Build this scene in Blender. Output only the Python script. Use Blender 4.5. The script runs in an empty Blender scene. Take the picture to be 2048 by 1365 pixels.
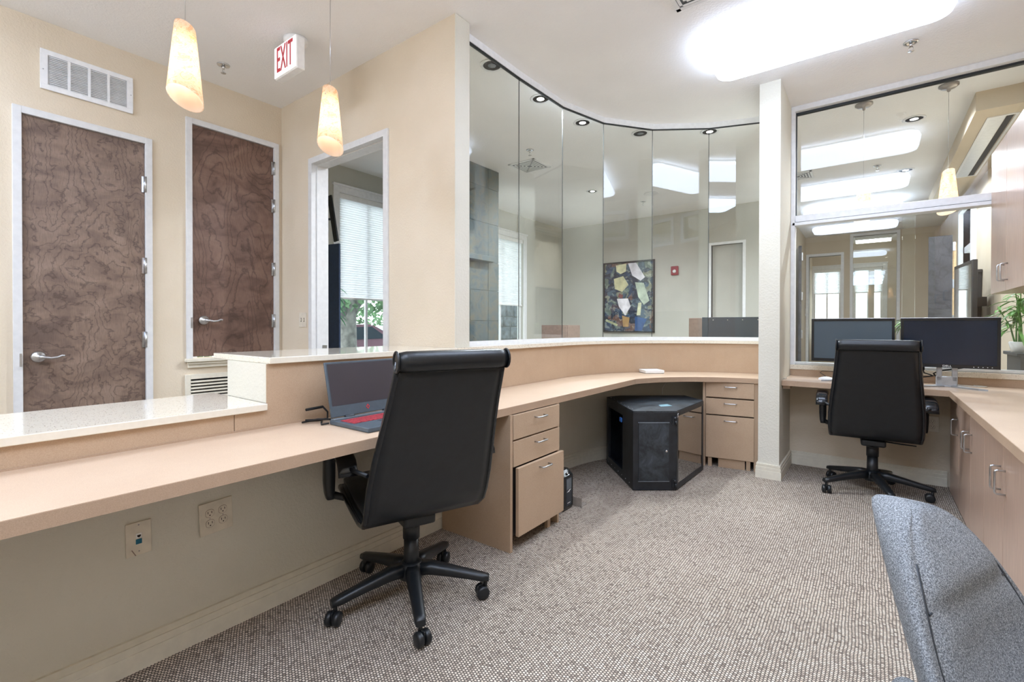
import bpy, bmesh, math, random
from mathutils import Vector, Matrix
random.seed(7)
PI = math.pi
SC = bpy.context.scene
COL = SC.collection
# ------------------------------------------------------------------ camera, world, exposure
cam_d = bpy.data.cameras.new('camera'); cam = bpy.data.objects.new('camera', cam_d); COL.objects.link(cam)
SC.camera = cam
yaw, pit, roll = .649433, -.006878, .00125
fw = Vector((-math.sin(yaw)*math.cos(pit), math.cos(yaw)*math.cos(pit), math.sin(pit)))
rt = Vector((math.cos(yaw), math.sin(yaw), 0)); up = rt.cross(fw)
rt, up = rt*math.cos(roll)+up*math.sin(roll), up*math.cos(roll)-rt*math.sin(roll)
cam.matrix_world = Matrix(((rt.x, up.x, -fw.x, 0), (rt.y, up.y, -fw.y, 0), (rt.z, up.z, -fw.z, 1.18), (0, 0, 0, 1)))
cam_d.sensor_width = 36; cam_d.lens = 947.01/2048*36
cam_d.shift_x = (1024-1023.2)/2048; cam_d.shift_y = (658.5-682.5)/2048
cam_d.clip_start = .05; cam_d.clip_end = 200
W = bpy.data.worlds.new('world'); SC.world = W; W.use_nodes = True
bg = W.node_tree.nodes['Background']; bg.inputs[0].default_value = (1, .975, .945, 1); bg.inputs[1].default_value = 4.2
SC.view_settings.view_transform = 'Standard'; SC.view_settings.look = 'None'
SC.view_settings.exposure = 0.27; SC.view_settings.gamma = 1; SC.view_settings.use_curve_mapping = False
PANEL_E = 9.0      # ceiling panel emission
SC.cycles.max_bounces = 10; SC.cycles.transparent_max_bounces = 24; SC.cycles.diffuse_bounces = 6
SC.cycles.sample_clamp_indirect = 6

# ------------------------------------------------------------------ materials
def lin(h):
    if isinstance(h, str): h = [int(h[i:i+2], 16)/255 for i in (0, 2, 4)]
    return tuple((c/12.92 if c <= .04045 else ((c+.055)/1.055)**2.4) for c in h)+(1,)
class N:
    def __init__(s, name):
        s.m = bpy.data.materials.new(name); s.m.use_nodes = True; s.t = s.m.node_tree
        s.b = s.t.nodes['Principled BSDF']; s.out = s.t.nodes['Material Output']
        s.co = s.n('ShaderNodeTexCoord').outputs['Object']
    def n(s, ty, **k):
        x = s.t.nodes.new(ty)
        for a, b in k.items(): setattr(x, a, b)
        return x
    def l(s, a, b): s.t.links.new(a, b)
    def noise(s, scale, detail=4, rough=.5, vec=None, dist=0):
        x = s.n('ShaderNodeTexNoise'); x.inputs['Scale'].default_value = scale; x.inputs['Detail'].default_value = detail
        x.inputs['Roughness'].default_value = rough; x.inputs['Distortion'].default_value = dist
        s.l(vec or s.co, x.inputs['Vector']); return x.outputs[0]
    def map(s, sc=(1, 1, 1), rot=(0, 0, 0), vec=None):
        x = s.n('ShaderNodeMapping'); x.inputs['Scale'].default_value = sc; x.inputs['Rotation'].default_value = rot
        s.l(vec or s.co, x.inputs['Vector']); return x.outputs[0]
    def ramp(s, fac, stops, interp='LINEAR'):
        x = s.n('ShaderNodeValToRGB'); r = x.color_ramp; r.interpolation = interp
        while len(r.elements) < len(stops): r.elements.new(.5)
        for e, (p, c) in zip(r.elements, stops): e.position = p; e.color = lin(c)
        s.l(fac, x.inputs[0]); return x.outputs[0]
    def math(s, op, a, b=None, c=None):
        x = s.n('ShaderNodeMath', operation=op)
        for i, v in enumerate((a, b, c)):
            if v is None: continue
            if isinstance(v, (int, float)): x.inputs[i].default_value = v
            else: s.l(v, x.inputs[i])
        return x.outputs[0]
    def mix(s, fac, a, b, ty='MIX'):
        x = s.n('ShaderNodeMix', data_type='RGBA', blend_type=ty)
        for i, v in ((0, fac), (6, a), (7, b)):
            if isinstance(v, (int, float)): x.inputs[i].default_value = v
            elif isinstance(v, (tuple, str)): x.inputs[i].default_value = lin(v) if isinstance(v, str) else v
            else: s.l(v, x.inputs[i])
        return x.outputs[2]
    def bump(s, h, strength=.3, dist=.002):
        x = s.n('ShaderNodeBump'); x.inputs['Strength'].default_value = strength; x.inputs['Distance'].default_value = dist
        s.l(h, x.inputs['Height']); s.l(x.outputs[0], s.b.inputs['Normal'])
    def base(s, c):
        if isinstance(c, str): s.b.inputs['Base Color'].default_value = lin(c)
        else: s.l(c, s.b.inputs['Base Color'])
    def set(s, rough=.5, metal=0, spec=.5, coat=0):
        s.b.inputs['Roughness'].default_value = rough; s.b.inputs['Metallic'].default_value = metal
        s.b.inputs['Specular IOR Level'].default_value = spec; s.b.inputs['Coat Weight'].default_value = coat
        return s
def plain(name, c, rough=.5, metal=0, spec=.5, var=.06, scale=30, bump=0, bscale=200, bd=.001, coat=0):
    m = N(name); m.set(rough, metal, spec, coat)
    a = [int(c[i:i+2], 16)/255 for i in (0, 2, 4)]
    m.base(m.ramp(m.noise(scale, 3), [(.3, [v*(1-var) for v in a]), (.7, [min(1, v*(1+var)) for v in a])]))
    if bump: m.bump(m.noise(bscale, 2), bump, bd)
    return m.m
def emit(name, c, e, base='F5F5F5'):
    m = N(name); m.base(base); m.set(.5); m.b.inputs['Emission Color'].default_value = lin(c); m.b.inputs['Emission Strength'].default_value = e
    return m.m
def wallmat(name, c, c2, bs=.35):
    m = N(name); m.set(.75, 0, .25)
    m.base(m.ramp(m.noise(2.5, 3), [(.35, c), (.7, c2)]))
    m.bump(m.math('ADD', m.math('MULTIPLY', m.ramp(m.noise(75, 2), [(.42, '000000'), (.62, 'FFFFFF')]), .8), m.noise(220, 2)), bs, .002)
    return m.m
MW = wallmat('cream textured wall paint', 'D4C6AF', 'D9CCB7')
MWP = wallmat('pale cream textured wall paint', 'D3CFC1', 'D8D4C7')
MWL = wallmat('warm grey lobby wall paint', 'B9B8AE', 'BFBEB4', .15)
MWT = wallmat('tan hall wall paint', 'CDBFA8', 'D3C6B0', .15)
MC = wallmat('white textured ceiling paint', 'F1F1F1', 'F5F5F5', .35)
MTRIM = plain('cream semi gloss trim', 'DDD7C6', .4, var=.02)
MWHITE = plain('white painted metal frame', 'E6E7E8', .35, var=.02)
MWHITE2 = plain('white plastic', 'ECECEA', .4, var=.02)
MJAMB = plain('pale grey painted steel door frame', 'D6D6D5', .38, var=.02)
MALU = plain('brushed aluminium channel', 'D8DADB', .35, .5, var=.03)
MIVORY = plain('ivory plastic', 'D9D0BE', .4, var=.03)
MSTEEL = plain('satin steel', 'C4C6C9', .28, 1, var=.05)
MSTD = plain('satin silver monitor stand', 'A9ACAF', .35, .7, var=.04)
MLAP = plain('slate grey laptop shell', '47525A', .4, var=.04)
MNICK = plain('brushed nickel', '9C9692', .32, 1, var=.08)
MCHR = plain('chrome', 'D8DADC', .12, 1, var=.02)
MBLK = plain('black plastic', '16191C', .38, var=.1, bump=.1)
MBLKG = plain('glossy black plastic', '14171B', .18, var=.1)
MSEAL = plain('dark joint seal', '23282C', .5)
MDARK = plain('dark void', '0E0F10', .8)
MNAVY = plain('navy fabric', '22334C', .7)
MRUB = plain('black rubber', '121314', .7)
MGREY = plain('mid grey plastic', '6C7277', .5)
MCHAR = plain('charcoal plastic', '33383E', .5)
MSLOT = plain('brown black slot', '2A201A', .8)
MBLUE = plain('teal blue jack', '14667F', .5)
MBLUE2 = plain('bright blue tape', '2C6FC4', .5)
MRED = plain('red paint', 'C8323C', .45)
MREDA = plain('dark red enamel', '8E2330', .35)
MBRN = plain('brown laminate panel', '8C7568', .4)
def laminate(name, a, b, rough=.38):
    m = N(name); m.set(rough, 0, .45)
    f = m.noise(420, 2, .7); g = m.noise(6, 4, .6)
    m.base(m.mix(.25, m.ramp(f, [(.3, a), (.7, b)]), m.ramp(g, [(.3, a), (.7, b)])))
    m.bump(f, .05, .0004); return m.m
MLAM = laminate('pinkish tan speckled laminate', 'BCA188', 'D2BAA1')
MLAMV = laminate('tan speckled laminate front', 'AE9378', 'C4AA8F', .45)
MLAME = laminate('tan laminate edge band', 'A68B72', 'BCA188', .45)
def grainlam():
    m = N('rosy tan wood grain laminate'); m.set(.3, 0, .5)
    f = m.noise(12, 5, .65, m.map((6, 6, .5)))
    m.base(m.ramp(f, [(.3, 'AB8F7D'), (.7, 'C1A592')])); return m.m
MGRN = grainlam()
def quartz():
    m = N('cream speckled quartz'); m.set(.1, 0, .5, .3)
    v = m.n('ShaderNodeTexVoronoi'); v.inputs['Scale'].default_value = 160; m.l(m.co, v.inputs['Vector'])
    sp = m.math('MULTIPLY', m.math('LESS_THAN', v.outputs['Distance'], .28), m.math('GREATER_THAN', m.n_sep(v.outputs['Color']), .72))
    c = m.mix(m.noise(60, 3), 'E2D9C6', 'EDE6D6')
    m.base(m.mix(m.math('MULTIPLY', sp, .8), c, '8E7A5E')); return m.m
def n_sep(s, c):
    x = s.n('ShaderNodeSeparateColor'); s.l(c, x.inputs[0]); return x.outputs[0]
N.n_sep = n_sep
MQ = quartz()
def carpet():
    m = N('brown and cream loop carpet'); m.set(.95, 0, .1)
    sep = m.n('ShaderNodeSeparateXYZ'); m.l(m.co, sep.inputs[0])
    wob = m.math('MULTIPLY', m.math('SUBTRACT', m.noise(9, 2), .5), .012)
    x = m.math('ADD', sep.outputs[0], wob)
    rid = m.math('ABSOLUTE', m.math('SINE', m.math('MULTIPLY', x, PI/.0108)))           # ridges
    row = m.math('FLOOR', m.math('DIVIDE', x, .0108))
    off = m.math('MULTIPLY', m.math('MODULO', m.math('ADD', row, 4000), 2), .5)
    y = m.math('ADD', m.math('DIVIDE', sep.outputs[1], .0105), off)
    lp = m.math('ABSOLUTE', m.math('SINE', m.math('MULTIPLY', y, PI)))
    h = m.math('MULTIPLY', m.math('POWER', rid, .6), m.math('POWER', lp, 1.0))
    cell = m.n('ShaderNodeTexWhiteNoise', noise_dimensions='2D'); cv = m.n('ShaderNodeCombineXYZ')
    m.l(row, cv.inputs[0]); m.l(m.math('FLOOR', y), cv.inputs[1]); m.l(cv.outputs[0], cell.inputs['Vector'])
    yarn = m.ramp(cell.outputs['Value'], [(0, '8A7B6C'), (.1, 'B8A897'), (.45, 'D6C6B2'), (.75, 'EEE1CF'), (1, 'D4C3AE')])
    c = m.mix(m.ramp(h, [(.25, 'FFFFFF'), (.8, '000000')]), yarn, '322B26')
    c = m.mix(.15, c, m.mix(m.noise(120, 3), '8A7D72', 'DCCFC4'))
    m.base(c); m.bump(h, .6, .003); return m.m
MCARP = carpet()
def woodmat(name, cols, seed, ripple):
    m = N(name); m.set(.42, 0, .4)
    v = m.map((1, 1, 1)); v2 = m.n('ShaderNodeVectorMath', operation='ADD'); v2.inputs[1].default_value = (seed, seed*1.7, seed*.6); m.l(v, v2.inputs[0]); v = v2.outputs[0]
    big = m.noise(1.7, 2, .5, m.map((1, 1.7, .62), vec=v), .5)
    rip = m.noise(9, 3, .6, m.map((1, 1.2, 1.6), vec=v), .4)
    ph = m.math('ADD', m.math('MULTIPLY', big, 56), m.math('MULTIPLY', rip, ripple))
    ring = m.math('ABSOLUTE', m.math('SINE', m.math('MULTIPLY', ph, 1.0)))
    fine = m.noise(90, 3, .7, m.map((1, 3, .25), vec=v))
    ch = m.noise(3.5, 3, .6, m.map((1, 1, 1.8), vec=v), 1)
    c = m.ramp(ch, [(.3, cols[0]), (.5, cols[1]), (.72, cols[2])])
    c = m.mix(m.math('MULTIPLY', m.ramp(ring, [(0, 'FFFFFF'), (.45, '000000')]), .62), c, cols[3])
    c = m.mix(m.math('MULTIPLY', m.ramp(fine, [(.4, '000000'), (.75, 'FFFFFF')]), .4), c, cols[3])
    m.base(c); m.bump(fine, .08, .0005); return m.m
MD1 = woodmat('weathered brown stained door veneer', ('68564C', '836E60', '947F70', '43362F'), 3.1, 9)
MD2 = woodmat('reddish brown stained door veneer', ('5C463C', '7A5F52', '876D5F', '43332C'), 8.4, 4)
MDK = woodmat('charcoal stained door veneer', ('2F3034', '3D3E44', '494A50', '1E1E22'), 1.4, 3)
def leather():
    m = N('black leather'); m.set(.33, 0, .5)
    m.base(m.ramp(m.noise(25, 3), [(.3, '0E1114'), (.7, '14181C')]))
    m.bump(m.math('ADD', m.noise(350, 2), m.math('MULTIPLY', m.noise(12, 3, .6, None, 1), 3)), .18, .0015); return m.m
MLEA = leather()
def tweed():
    m = N('grey woven upholstery'); m.set(.95, 0, .15)
    a = m.noise(460, 2, .8); b = m.noise(620, 1, .6, m.map((1, 1, 2)))
    c = m.ramp(a, [(.36, '3C3F42'), (.5, '777B7F'), (.64, 'B4B8BB')])
    m.base(m.mix(.3, c, m.ramp(b, [(.4, '5A5D60'), (.6, 'ADB0B2')]))); m.bump(a, .5, .002); return m.m
MTWD = tweed()
def glass(name, tint='F4F8F7', f0=.05, dirt=0.0):
    m = N(name); nt = m.t; nt.nodes.remove(m.b)
    tr = m.n('ShaderNodeBsdfTransparent'); tr.inputs[0].default_value = lin(tint)
    gl = m.n('ShaderNodeBsdfGlossy'); gl.inputs['Roughness'].default_value = 0.0; gl.inputs[0].default_value = (1, 1, 1, 1)
    lw = m.n('ShaderNodeLayerWeight'); lw.inputs['Blend'].default_value = .5
    f = m.math('ADD', m.math('MULTIPLY', m.math('POWER', lw.outputs['Facing'], 5), .9), f0)
    mx = m.n('ShaderNodeMixShader'); m.l(f, mx.inputs[0]); m.l(tr.outputs[0], mx.inputs[1]); m.l(gl.outputs[0], mx.inputs[2])
    m.l(mx.outputs[0], m.out.inputs[0]); return m.m
MGL = glass('clear glass', 'FBFDFC', .045)
MGLW = glass('window glass', 'E6EDF0', .03)
MSMOK = glass('smoked acrylic', '8A8580', .14)
def blindmat():
    m = N('white pleated shade fabric'); nt = m.t
    m.base('F4F4F4'); m.set(.9, 0, .1)
    tl = m.n('ShaderNodeBsdfTranslucent'); tl.inputs[0].default_value = lin('F2F4F8')
    mx = m.n('ShaderNodeMixShader'); mx.inputs[0].default_value = .5
    m.l(m.b.outputs[0], mx.inputs[1]); m.l(tl.outputs[0], mx.inputs[2]); m.l(mx.outputs[0], m.out.inputs[0]); return m.m
MBLIND = blindmat()
def shademat(name, e):
    m = N(name); m.set(.35)
    n = m.noise(26, 6, .7, m.map((1, 1, 1.4)), 1.2)
    c = m.ramp(n, [(.36, 'EDD3B4'), (.5, 'F8EBDA'), (.58, 'E2BC92'), (.66, 'F8ECDD')]); m.base(c)
    tl = m.n('ShaderNodeBsdfTranslucent'); m.l(c, tl.inputs[0])
    mx = m.n('ShaderNodeMixShader'); mx.inputs[0].default_value = e
    m.l(m.b.outputs[0], mx.inputs[1]); m.l(tl.outputs[0], mx.inputs[2]); m.l(mx.outputs[0], m.out.inputs[0]); return m.m
MSHADE = shademat('veined alabaster glass', .7)
def liner():
    m = N('cream glass lining'); m.base('FAEFE4'); m.set(.4); tl = m.n('ShaderNodeBsdfTranslucent'); tl.inputs[0].default_value = lin('FFF6E8')
    mx = m.n('ShaderNodeMixShader'); mx.inputs[0].default_value = .6; m.l(m.b.outputs[0], mx.inputs[1]); m.l(tl.outputs[0], mx.inputs[2]); m.l(mx.outputs[0], m.out.inputs[0]); return m.m
MSHADEI = liner()
def artmat():
    m = N('abstract painted canvas'); m.set(.5)
    d = m.noise(7, 3, .6); v = m.n('ShaderNodeTexVoronoi'); v.inputs['Scale'].default_value = 9
    vv = m.n('ShaderNodeVectorMath', operation='ADD'); m.l(m.co, vv.inputs[0])
    cx = m.n('ShaderNodeCombineXYZ'); m.l(m.math('MULTIPLY', d, .25), cx.inputs[0]); m.l(m.math('MULTIPLY', m.noise(5, 3), .3), cx.inputs[2]); m.l(cx.outputs[0], vv.inputs[1])
    m.l(vv.outputs[0], v.inputs['Vector'])
    c = m.ramp(m.n_sep(v.outputs['Color']), [(0, '15263A'), (.18, '3A5566'), (.32, '76897C'), (.42, '172A40'), (.58, '9A9C80'), (.68, '46303C'), (.76, '1F4568'), (.92, '7D5540')], 'CONSTANT')
    v2 = m.n('ShaderNodeTexVoronoi'); v2.inputs['Scale'].default_value = 26; m.l(vv.outputs[0], v2.inputs['Vector'])
    c2 = m.ramp(m.n_sep(v2.outputs['Color']), [(0, '101B29'), (.4, '55697A'), (.72, 'A9B0A2'), (.82, '1D3048')], 'CONSTANT')
    m.base(m.mix(.4, c, c2)); return m.m
MART = artmat()
def slatemat():
    m = N('mottled green grey slate'); m.set(.55)
    n = m.noise(7, 8, .7, None, 1.2)
    m.base(m.ramp(n, [(.3, '2F3A3D'), (.45, '4A5658'), (.58, '5F5C50'), (.7, '3B474A')])); m.bump(n, .4, .01); return m.m
MSLATE = slatemat()
MSCREEN = plain('dark monitor screen', '151F2E', .13, spec=.4, var=.1, scale=3)
MSCREEN2 = plain('grey monitor screen', '47545C', .3, spec=.5, var=.03, scale=3)
MSCRL = plain('dark laptop screen', '39353A', .3, var=.04, scale=3)
MKEY = plain('red backlit keys', 'A0343C', .5, var=.2, scale=80)
MLEAF = plain('green leaf', '5E8F45', .45, var=.25, scale=12)
MLEAF2 = plain('striped spider plant leaf', '7C9A66', .5, var=.3, scale=40)
MLEAF3 = plain('bright green artificial leaf', '2E9A58', .5, var=.1)
MTREE = plain('tree foliage', '6E8F6A', .8, var=.3, scale=3)
MBARK = plain('grey bark', '7D7C78', .9, var=.2, scale=8)
MASPH = plain('pale asphalt', '9AA0A4', .9)
MCARR = plain('dark red car paint', '7A5A66', .25, var=.02)
MCARB = plain('grey blue car paint', '6E7C8A', .25, var=.02)
MCGL = plain('car window glass', '2A3640', .1)
MSTONE = plain('blue grey field stone', '74808A', .85, var=.25, scale=9, bump=.5, bscale=20, bd=.01)
MMORT = plain('pale mortar', 'A9ADAE', .9)
MPOT = plain('dark grey planter', '3A3C3E', .6)

# ------------------------------------------------------------------ mesh helpers
class M:
    def __init__(s): s.b = bmesh.new()
    def faces(s, vs, fs, smooth=False):
        v = [s.b.verts.new(p) for p in vs]
        for f in fs:
            try: fc = s.b.faces.new([v[i] for i in f]); fc.smooth = smooth
            except ValueError: pass
        return v
    def box(s, x0, x1, y0, y1, z0, z1, bev=0, mat=None, seg=2):
        vs = [(x, y, z) for x in (x0, x1) for y in (y0, y1) for z in (z0, z1)]
        if mat: vs = [mat @ Vector(v) for v in vs]
        v = s.faces(vs, [(0, 1, 3, 2), (4, 6, 7, 5), (0, 4, 5, 1), (2, 3, 7, 6), (0, 2, 6, 4), (1, 5, 7, 3)])
        if bev:
            es = list({e for x in v for e in x.link_edges})
            r = bmesh.ops.bevel(s.b, geom=es, offset=bev, segments=seg, profile=.5, affect='EDGES')
            for f in r['faces']: f.smooth = True
        return s
    def prism(s, poly, z0, z1, mat=None):
        n = len(poly); vs = [(p[0], p[1], z0) for p in poly]+[(p[0], p[1], z1) for p in poly]
        if mat: vs = [mat @ Vector(v) for v in vs]
        s.faces(vs, [tuple(range(n-1, -1, -1)), tuple(range(n, 2*n))]+[(i, (i+1) % n, n+(i+1) % n, n+i) for i in range(n)]); return s
    def strip(s, A, B, z0, z1):      # closed band between two parallel 2-D polylines
        n = len(A)
        for i in range(n-1):
            q = [A[i], A[i+1], B[i+1], B[i]]
            vs = [(p[0], p[1], z) for z in (z0, z1) for p in q]
            fs = [(3, 2, 1, 0), (4, 5, 6, 7), (0, 1, 5, 4), (2, 3, 7, 6)]
            if i == 0: fs.append((3, 0, 4, 7))
            if i == n-2: fs.append((1, 2, 6, 5))
            s.faces(vs, fs)
        bmesh.ops.remove_doubles(s.b, verts=s.b.verts[:], dist=1e-5); return s
    def tube(s, pts, r, n=8, cap=True, flat=1, closed=False):
        pts = [Vector(p) for p in pts]; k = len(pts); rs = r if isinstance(r, (list, tuple)) else [r]*k
        rings = []; prev = None
        for i, p in enumerate(pts):
            d = (pts[min(i+1, k-1)]-pts[max(i-1, 0)])
            if closed: d = pts[(i+1) % k]-pts[i-1]
            d.normalize()
            u = prev-d*prev.dot(d) if prev is not None else (Vector((0, 0, 1)).cross(d) if abs(d.z) < .95 else Vector((1, 0, 0)))
            if u.length < 1e-6: u = Vector((0, 1, 0))
            u.normalize(); w = d.cross(u); prev = u
            rings.append([s.b.verts.new(p+u*math.cos(a)*rs[i]+w*math.sin(a)*rs[i]*flat) for a in [2*PI*j/n for j in range(n)]])
        for i in range(k-1+(1 if closed else 0)):
            A, B = rings[i], rings[(i+1) % k]
            for j in range(n):
                f = s.b.faces.new((A[j], A[(j+1) % n], B[(j+1) % n], B[j])); f.smooth = True
        if cap and not closed: s.b.faces.new(rings[0][::-1]); s.b.faces.new(rings[-1])
        return s
    def cyl(s, c, r, z0, z1, n=24, r2=None):
        r2 = r if r2 is None else r2
        return s.tube([(c[0], c[1], z0), (c[0], c[1], z1)], [r, r2], n)
    def lathe(s, prof, c=(0, 0, 0), n=24, mat=None):
        rings = []
        for r, z in prof:
            rings.append([s.b.verts.new((mat @ Vector((r*math.cos(2*PI*j/n), r*math.sin(2*PI*j/n), z)) if mat else Vector((r*math.cos(2*PI*j/n), r*math.sin(2*PI*j/n), z)))+Vector(c)) for j in range(n)])
        for A, B in zip(rings, rings[1:]):
            for j in range(n):
                f = s.b.faces.new((A[j], A[(j+1) % n], B[(j+1) % n], B[j])); f.smooth = True
        if prof[0][0] > 1e-4: s.b.faces.new(rings[0][::-1])
        if prof[-1][0] > 1e-4: s.b.faces.new(rings[-1])
        bmesh.ops.remove_doubles(s.b, verts=s.b.verts[:], dist=1e-6); return s
    def grid(s, P, closed=False, smooth=True):   # P: rows of points
        R = [[s.b.verts.new(p) for p in row] for row in P]
        for a, b in zip(R, R[1:]):
            m = len(a)
            for j in range(m if closed else m-1):
                f = s.b.faces.new((a[j], a[(j+1) % m], b[(j+1) % m], b[j])); f.smooth = smooth
        return R
def link(name, me, mat=None, parent=None, loc=None):
    o = bpy.data.objects.new(name, me); COL.objects.link(o)
    if mat is not None: me.materials.append(mat)
    if parent: o.parent = parent
    if loc is not None: o.location = loc
    return o
def build(name, m, mat, parent=None, world=True, loc=None, sub=0):
    bmesh.ops.recalc_face_normals(m.b, faces=m.b.faces[:])
    me = bpy.data.meshes.new(name); m.b.to_mesh(me); m.b.free()
    o = link(name, me, mat, parent, loc)
    if parent and world:      # mesh given in world space: move it into the frame of its parent
        me.transform(wm(parent).inverted())
    if sub:
        md = o.modifiers.new('smooth', 'SUBSURF'); md.levels = sub; md.render_levels = sub
    return o
def wm(o):
    m = Matrix.Identity(4)
    while o:
        m = Matrix.LocRotScale(o.location, o.rotation_euler, o.scale) @ m; o = o.parent
    return m
def tag(o, label=None, cat=None, group=None, kind=None):
    if label: o['label'] = label
    if cat: o['category'] = cat
    if group: o['group'] = group
    if kind: o['kind'] = kind
    return o
def thing(name, label, cat, loc=(0, 0, 0), rz=0, group=None):
    o = bpy.data.objects.new(name, None); o.empty_display_size = .1; COL.objects.link(o); o.location = loc; o.rotation_euler = (0, 0, rz)
    return tag(o, label, cat, group)
def setting(name, label, cat, loc=(0, 0, 0)):
    o = thing(name, label, cat, loc); o['kind'] = 'structure'; return o
def struct(name, m, mat, label, cat, parent=None):
    o = build(name, m, mat, parent)
    if not parent: tag(o, label, cat, None, 'structure')
    return o
def B(*a, **k): return M().box(*a, **k)
def copy_tree(o, parent=None):
    c = o.copy(); COL.objects.link(c); c.parent = parent
    for ch in list(o.children): copy_tree(ch, c)
    return c
def text(name, body, size, mat, parent, matrix, ext=.0005, sx=1):
    cu = bpy.data.curves.new(name, 'FONT'); cu.body = body; cu.size = size; cu.extrude = ext; cu.align_x = 'CENTER'; cu.align_y = 'CENTER'
    t = bpy.data.objects.new('tmp', cu); COL.objects.link(t)
    bpy.context.view_layer.update()
    me = bpy.data.meshes.new_from_object(t.evaluated_get(bpy.context.evaluated_depsgraph_get()))
    bpy.data.objects.remove(t); me.transform(Matrix.Diagonal((sx, 1, 1, 1))); me.transform(matrix)
    o = link(name, me, None, parent); me.materials.clear(); me.materials.append(mat)
    if parent: me.transform(wm(parent).inverted())
    return o
ZC = 3.06
# path of the counter wall: straight along x=-2.0, then an arc about CC
CC = (-.62, 3.3); PR = 1.38; THE = math.acos(.08/1.38)
def path(o, y0, y1=None, x_end=-.70):      # o = offset towards the room
    pts = []
    if y1 is not None and y1 <= CC[1]: return [(-2+o, y0), (-2+o, y1)]
    if y0 < CC[1]: pts += [(-2+o, y0), (-2+o, CC[1])]
    R = PR-o; te = math.acos((CC[0]-x_end)/R)
    n = 28
    for i in range(1, n+1):
        t = te*i/n; pts.append((CC[0]-R*math.cos(t), CC[1]+R*math.sin(t)))
    return pts
# ------------------------------------------------------------------ shell
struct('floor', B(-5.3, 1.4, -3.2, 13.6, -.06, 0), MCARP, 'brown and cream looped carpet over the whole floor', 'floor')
struct('ceiling', B(-5.3, 1.4, -3.2, 13.6, ZC, ZC+.1), MC, 'white textured ceiling', 'ceiling')
def wall(name, axis, c0, c1, a0, a1, holes, mat, label, z1=ZC):   # axis: the axis along which the wall runs
    m = M(); cuts = sorted({a0, a1, *[h[0] for h in holes], *[h[1] for h in holes]})
    for p, q in zip(cuts, cuts[1:]):
        zs = [(0, z1)]
        for h in holes:
            if h[0] <= p+1e-6 and h[1] >= q-1e-6:
                zs = [(0, h[2]), (h[3], z1)] if len(h) < 5 else [(0, h[2]), (h[3], h[4]), (h[5], z1)]
        for za, zb in zs:
            if zb-za < 1e-4: continue
            if axis == 'y': m.box(c0, c1, p, q, za, zb)
            else: m.box(p, q, c0, c1, za, zb)
    return struct(name, m, mat, label, 'wall')
D1 = (.488, 1.101, 0, 2.46); D2 = (1.385, 2.003, .93, 2.70)
wall('wall_left', 'y', -4.2, -4.08, -3.2, 2.07, [D1, D2], MW, 'cream textured wall with the two brown doors')
wall('wall_doorway', 'x', 2.07, 2.19, -5.1, -2.0, [(-3.583, -2.665, 0, 2.484)], MW, 'cream wall with the open doorway, ending in a pale post')
tag(build('wall_end', B(-2.0, -1.996, 2.067, 2.193, 0, ZC-.001), MWP), 'pale painted end face of the doorway wall', 'wall', None, 'structure')
wall('wall_outer_left', 'y', -5.1, -4.97, 2.19, 4.9, [(3.2, 4.5, .75, 2.74)], MWL, 'outer wall with the shaded window beyond the doorway')
wall('wall_lobby_left', 'y', -4.92, -4.79, 4.9, 7.93, [(5.55, 6.64, .75, 2.66)], MWL, 'grey beige lobby outer wall with the shaded window')
wall('wall_lobby', 'x', 7.93, 8.05, -5.1, -1.12, [(-2.03, -1.57, 0, 2.46)], MWL, 'grey beige lobby wall behind the painting')
wall('wall_hall_left', 'y', -1.24, -1.12, 8.05, 13.3, [], MWT, 'tan hall side wall seen through the right window')
wall('wall_hall', 'x', 11.85, 11.97, -1.12, 1.2, [(-1.06, -.50, 0, 2.65), (-.30, .39, 0, 3.0)], MWT, 'tan wall with two framed openings at the end of the hall')
wall('wall_far', 'x', 13.3, 13.42, -1.24, 1.2, [(-1.1, -.56, .8, 2.5), (-.32, .2, .8, 2.5)], MWT, 'far tan wall with two shaded windows')
wall('wall_hall_right', 'y', 1.02, 1.14, 4.82, 13.3, [(8.1, 9.1, .9, 2.75)], MWT, 'tan hall wall at right, under the soffit')
wall('wall_right', 'y', 1.0, 1.12, -3.2, 4.82, [(1.0+i*.75, 1.55+i*.75, 2.5, 2.88) for i in range(4)], MW, 'cream wall behind the upper cabinets')
wall('wall_behind', 'x', -3.2, -3.08, -4.2, 1.12, [], MW, 'cream wall behind the viewer')
wall('wall_pillar', 'y', -.70, -.555, 4.11, 4.80, [], MWP, 'pale textured stub wall between the glass curve and the window')
wall('wall_back', 'x', 4.70, 4.82, -.555, 1.0, [(-.555, 1.0, .81, ZC)], MW, 'cream low wall under the right window')
# counter wall
m = M(); m.box(-2.36, -2.0, -3.08, .96, 0, .83); m.box(-2.36, -2.0, .96, 2.07, 0, 1.02); m.strip(path(-.16, 2.19), path(0, 2.19), 0, 1.02)
m.box(-2.16, -2.0, 2.07, 2.192, 0, 1.02)
struct('wall_counter', m, MWP, 'half height counter wall that curves round under the glass', 'wall')
# transoms in the right wall
for i in range(4):
    w = setting('window_%d' % (5+i), 'white framed high transom window above the upper cabinets, number %d from the camera end' % (i+1), 'window', (1.0, 1.27+i*.75, 2.5))
    y = 1.0+i*.75; f = M()
    for a in ((y-.03, y+.02), (y+.53, y+.58)): f.box(.985, 1.01, a[0], a[1], 2.47, 2.91)
    for a in ((2.47, 2.52), (2.86, 2.91)): f.box(.986, 1.009, y+.02, y+.53, a[0], a[1])
    build('window_frame', f, MWHITE, w); build('pane', B(1.04, 1.05, y, y+.55, 2.5, 2.88), MGLW, w)
tag(build('wall_corridor', B(1.6, 1.7, -3.2, 4.8, 1.8, ZC), MW), 'wall of the corridor behind the high transom windows', 'wall', None, 'structure')
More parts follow.
